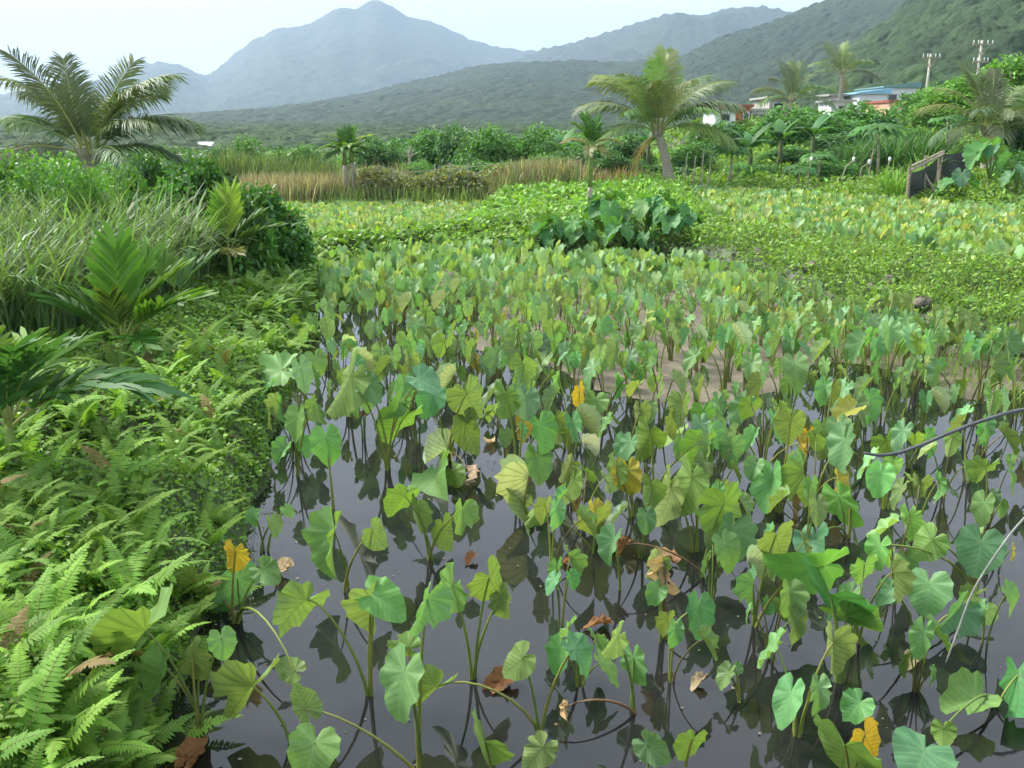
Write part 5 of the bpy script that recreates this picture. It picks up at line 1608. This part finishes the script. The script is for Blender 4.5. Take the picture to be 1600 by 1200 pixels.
# ------------------------------------------------------------------ houses and poles on the slope
M_POLE = plain_mat('pole_concrete', (.55, .52, .44), .85, .15, 2)
M_WHITE = plain_mat('white_paint', (.78, .79, .80), .7, .05, 1.5)
M_SALMON = plain_mat('salmon_paint', (.70, .36, .26), .8, .08, 1.5)
M_ORANGE = plain_mat('orange_paint', (.62, .19, .08), .8, .1, 1.5)
M_GREYW = plain_mat('grey_render', (.50, .47, .43), .85, .12, 1.5)
M_TEAL = plain_mat('teal_roof', (.16, .30, .30), .5, .1, 1)
M_BLUER = plain_mat('blue_roof', (.25, .50, .68), .5, .1, 1)
M_REDR = plain_mat('red_roof', (.40, .12, .08), .7, .2, 1)
M_GLASS = plain_mat('window_glass', (.03, .035, .04), .15, .1, 1, spec=.6)
def house(px0, px1, ytop, d, depth, wall, roof, label, windows=(), roof_kind='flat', over=.25, group='houses on the slope'):
    a, b2 = PD(px0, ytop, d), PD(px1, ytop, d)
    w = b2[0] - a[0]
    cx_, cyy = (a[0] + b2[0]) / 2, d + depth / 2
    zb = gz(cx_, cyy) - .5
    h = a[2] - zb
    root = empty('house', (cx_, cyy, zb))
    m_ = MB(); m_.box((0, 0, h / 2), (w, depth, h)); m_.build('wall', wall, root)
    m_ = MB()
    if roof_kind == 'flat':
        m_.box((0, 0, h + .08), (w + over * 2, depth + over * 2, .16))
    else:
        hw, hd, rh = w / 2 + over, depth / 2 + over, .7
        sh = rh if roof_kind == 'gable' else .45
        if roof_kind == 'shed':
            m_.add([(-hw, -hd, h + .004), (hw, -hd, h + .004), (hw, hd, h + .004), (-hw, hd, h + .004), (-hw, -hd, h + .12), (hw, -hd, h + sh), (hw, hd, h + sh), (-hw, hd, h + .12)],
                   [(3, 2, 1, 0), (4, 5, 6, 7), (0, 1, 5, 4), (1, 2, 6, 5), (2, 3, 7, 6), (3, 0, 4, 7)])
        else:
            m_.add([(-hw, -hd, h + .004), (hw, -hd, h + .004), (hw, hd, h + .004), (-hw, hd, h + .004), (-hw, 0, h + rh), (hw, 0, h + rh)], [(3, 2, 1, 0), (0, 1, 5, 4), (2, 3, 4, 5), (1, 2, 5), (3, 0, 4)])
    m_.build('roof', roof, root)
    for (u, zt, ww, wh) in windows:
        f_ = MB(); f_.box((-w / 2 + u * w, -depth / 2 - .02, h - zt), (ww + .16, .06, wh + .16)); fo = f_.build('window', M_WHITE if wall is not M_WHITE else M_CONC, root)
        f_ = MB(); f_.box((-w / 2 + u * w, -depth / 2 - .045, h - zt), (ww, .04, wh)); f_.build('pane', M_GLASS, fo)
    tag(root, label, 'house', group)
house(1344, 1386, 147, 74, 5, M_WHITE, M_BLUER, 'low white house with a blue roof edge left of the pole', [(.3, .8, .5, .5)], 'shed')
house(1384, 1432, 137, 76, 6, M_WHITE, M_TEAL, 'white house with a dark teal roof behind the utility pole', [(.25, .9, .6, .7), (.7, .9, .6, .7)], 'shed')
house(1390, 1445, 160, 66, 5, M_SALMON, M_REDR, 'salmon pink house with a thin reddish roof below the white house', [(.12, .7, .5, .6), (.45, .8, .5, .6)], 'flat', .1)
house(1203, 1238, 154, 72, 5, M_GREYW, M_CONC, 'grey concrete house with small white windows behind the ragged palm', [(.3, .6, .35, .5), (.5, .6, .35, .5)])
house(1146, 1172, 167, 66, 4, M_ORANGE, M_REDR, 'small orange-walled house right of the coconut fronds', [(.8, .6, .3, .4)])
house(1118, 1150, 172, 64, 4, M_WHITE, M_CONC, 'low white wall building next to the orange house', [(.5, .5, .5, .4)])
house(1174, 1200, 173, 68, 4, M_WHITE, M_GREYW, 'low white building between the orange and grey houses', [(.3, .5, .3, .4), (.7, .5, .3, .4)])
house(1299, 1319, 150, 76, 3, M_GREYW, M_CONC, 'tiny grey hut between the thin palm and the white house', [(.5, .45, .5, .3)])
house(1300, 1332, 159, 72, 3, M_WHITE, M_CONC, 'low white parapet building below the tiny grey hut', [(.5, .5, .4, .3)])
house(308, 324, 233, 95, 3, M_WHITE, M_WHITE, 'tiny white building right of the left palm', [(.5, .6, .5, .4)], 'gable', group='far white buildings')
house(480, 514, 236, 90, 5, M_WHITE, M_CONC, 'long low white roof behind the reeds at the left', [(.4, .35, .5, .3)], group='far white buildings')
for px, y0, d, w, lab in ((1434, 84, 62, 26, 'nearer utility pole with a crossarm above the white house'), (1509, 63, 58, 30, 'utility pole with two crossarms above the broad tree')):
    base = on_ground(px, d)
    hh = PD(px, y0, d)[2] - base[2]
    root = empty('utility_pole', base)
    b = MB(); b.tube([(0, 0, 0), (0, 0, hh * .5), (0, 0, hh)], [.09, .08, .07], 10); b.build('pole', M_POLE, root, True)
    W2 = w / FPX * d / 2
    arms = [hh - .25] + ([hh - 1.25] if '  two' in lab or 'two' in lab else [])
    for k, z in enumerate(arms):
        b = MB(); b.box((0, -.16, z), (W2 * 2 * (1 if k == 0 else .75), .10, .10)); arm = b.build('crossarm', M_WOOD, root)
        for x in (-W2 * .92, -W2 * .45, W2 * .45, W2 * .92):
            x *= 1 if k == 0 else .75
            b = MB(); b.tube([(x, -.16, z + .05), (x, -.16, z + .14), (x, -.16, z + .22), (x, -.16, z + .26)], [.02, .035, .03, .015], 8); b.build('insulator', M_WHITE, arm)
    for sx in (-1, 1):
        b = MB(); b.tube([(sx * W2 * .7, -.16, hh - .28), (0, -.14, hh - .9)], [.03, .03], 5); b.build('brace', M_WOOD, root)
    tag(root, lab, 'utility pole', 'utility poles')

# ------------------------------------------------------------------ foreground bits
def spline(pts, rad, k=6):
    p = np.array([np.asarray(q, float) for q in pts]); n = len(p)
    q = np.concatenate([[2 * p[0] - p[1]], p, [2 * p[-1] - p[-2]]])
    out, rr_ = [], []
    for i in range(n - 1):
        a, b, c, d = q[i:i + 4]
        for t in np.arange(k) / k:
            out.append(.5 * (2 * b + (c - a) * t + (2 * a - 5 * b + 4 * c - d) * t * t + (3 * b - a - 3 * c + d) * t ** 3))
            rr_.append(rad[i] * (1 - t) + rad[i + 1] * t)
    return out + [p[-1]], rr_ + [rad[-1]]
M_CABLE = plain_mat('dark_cable', (.10, .105, .11), .5, .2, 20)
pts = [PD(1350, 708, 5.0), PD(1375, 711, 5.0), PD(1405, 707, 5.0), PD(1440, 695, 5.0), PD(1480, 678, 5.0), PD(1530, 659, 5.02), PD(1600, 640, 5.05), PD(1680, 640, 5.0), PD(1760, 720, 4.9)]
e_ = np.array([pts[-1][0] + .6, 4.6, .0]); e_[2] = max(gz(e_[0], e_[1]), -.1)
pts += [(np.array(pts[-1]) + e_) / 2 + [.12, 0, .1], e_]
b = MB(); b.tube(*spline(pts, [.008, .0105] + [.0115] * (len(pts) - 2)), 8)
tag(b.build('cable', M_CABLE, None, True), 'dark grey cable curving in over the taro from the right edge', 'cable')
M_STEM = plain_mat('dry_grass_stem', (.42, .42, .38), .7, .2, 20)
pts = [PD(1478, 1035, 3.4), PD(1497, 985, 3.38), PD(1520, 925, 3.35), PD(1555, 868, 3.3), PD(1600, 810, 3.25), PD(1680, 740, 3.1), PD(1760, 740, 2.9)]
e_ = np.array([pts[-1][0] + .25, 2.5, 0.0]); e_[2] = gz(e_[0], e_[1])
pts += [(np.array(pts[-1]) + e_) / 2 + [.08, 0, .05], e_]
b = MB(); b.tube(*spline(pts, [.003, .0045, .0045, .0045, .0045, .0045, .005, .006, .007]), 6)
tag(b.build('grass_stem', M_STEM, None, True), 'pale dry grass stem hanging in front of the taro at the right', 'stem')
# bits of leaf litter and petals on the water
n_ = 320
x, y = rng.uniform(-3.5, 6, n_ * 3), rng.uniform(3.2, 11, n_ * 3)
q = (poly_dist(x, y, PADDY) < -.12) & (ground_z(x, y) < -.02)
x, y = x[q][:n_], y[q][:n_]
n_ = len(x)
R = frames(rng.random(n_) * 6.28, rng.normal(0, .12, n_), rng.normal(0, .12, n_))
V, F = scatter(LEAF_V * [1, 1, .4], LEAF_F, R, np.stack([x, y, np.full(n_, .006)], 1), rng.uniform(.005, .024, n_))
pal = np.array([(.30, .28, .20), (.22, .16, .09), (.16, .28, .07), (.34, .26, .18)])[rng.integers(0, 4, n_)]
tag(link('floating_litter', make_mesh('floating_litter', V, F, [M_LEAF], tint=tints(n_, pal, .1, .2, 5))), 'tiny petals and leaf bits floating on the dark water', 'litter', kind='stuff')
# larger withered leaves lying on the water
WL = [(296, 1183, .16, C_BRN, 'curled brown leaf on the water at the lower left'), (788, 1060, .15, C_BRN, 'tan crumpled leaf lying on the water in the lower middle'), (942, 973, .12, C_BRN, 'small brown leaf lying by the pale rolled leaf'), (900, 876, .12, C_BRN, 'brown shrivelled leaf at the base of the cup-leaved taro'),
      (1045, 872, .16, (.32, .18, .09), 'broad brown leaf lying beneath the arched stalk'), (1095, 1060, .09, C_TAN, 'small pale leaf floating in open water'), (443, 889, .16, C_TAN, 'pale tan leaf floating beside the striped-leaf taro'), (738, 868, .09, C_BRN, 'shrivelled brown leaf floating left of centre'),
      (765, 690, .14, C_TAN, 'tan leaf lying among the crowded stalks'), (1415, 868, .13, C_BRN, 'brown curled leaf between the right-hand taros'), (1405, 690, .14, C_TAN, 'tan withered leaf in the dense right part'), (570, 632, .13, (.4, .2, .12), 'pinkish brown leaf behind the stout-based taro'), (1425, 1028, .10, C_TAN, 'small pale curled leaf at the stalks of the overlapping-leaf taro')]
for i, (px, py, s, c_, lab) in enumerate(WL):
    p_ = P(px, py, .035)
    o = link('fallen_leaf', CRUMPLED[i % 3], None, c_)
    o.location = p_; o.rotation_euler = (random.uniform(-.3, .3), random.uniform(-.3, .3), random.random() * 6.28); o.scale = (s * 1.2, s, s * .7)
    tag(o, lab, 'fallen leaf', 'withered leaves on the water')
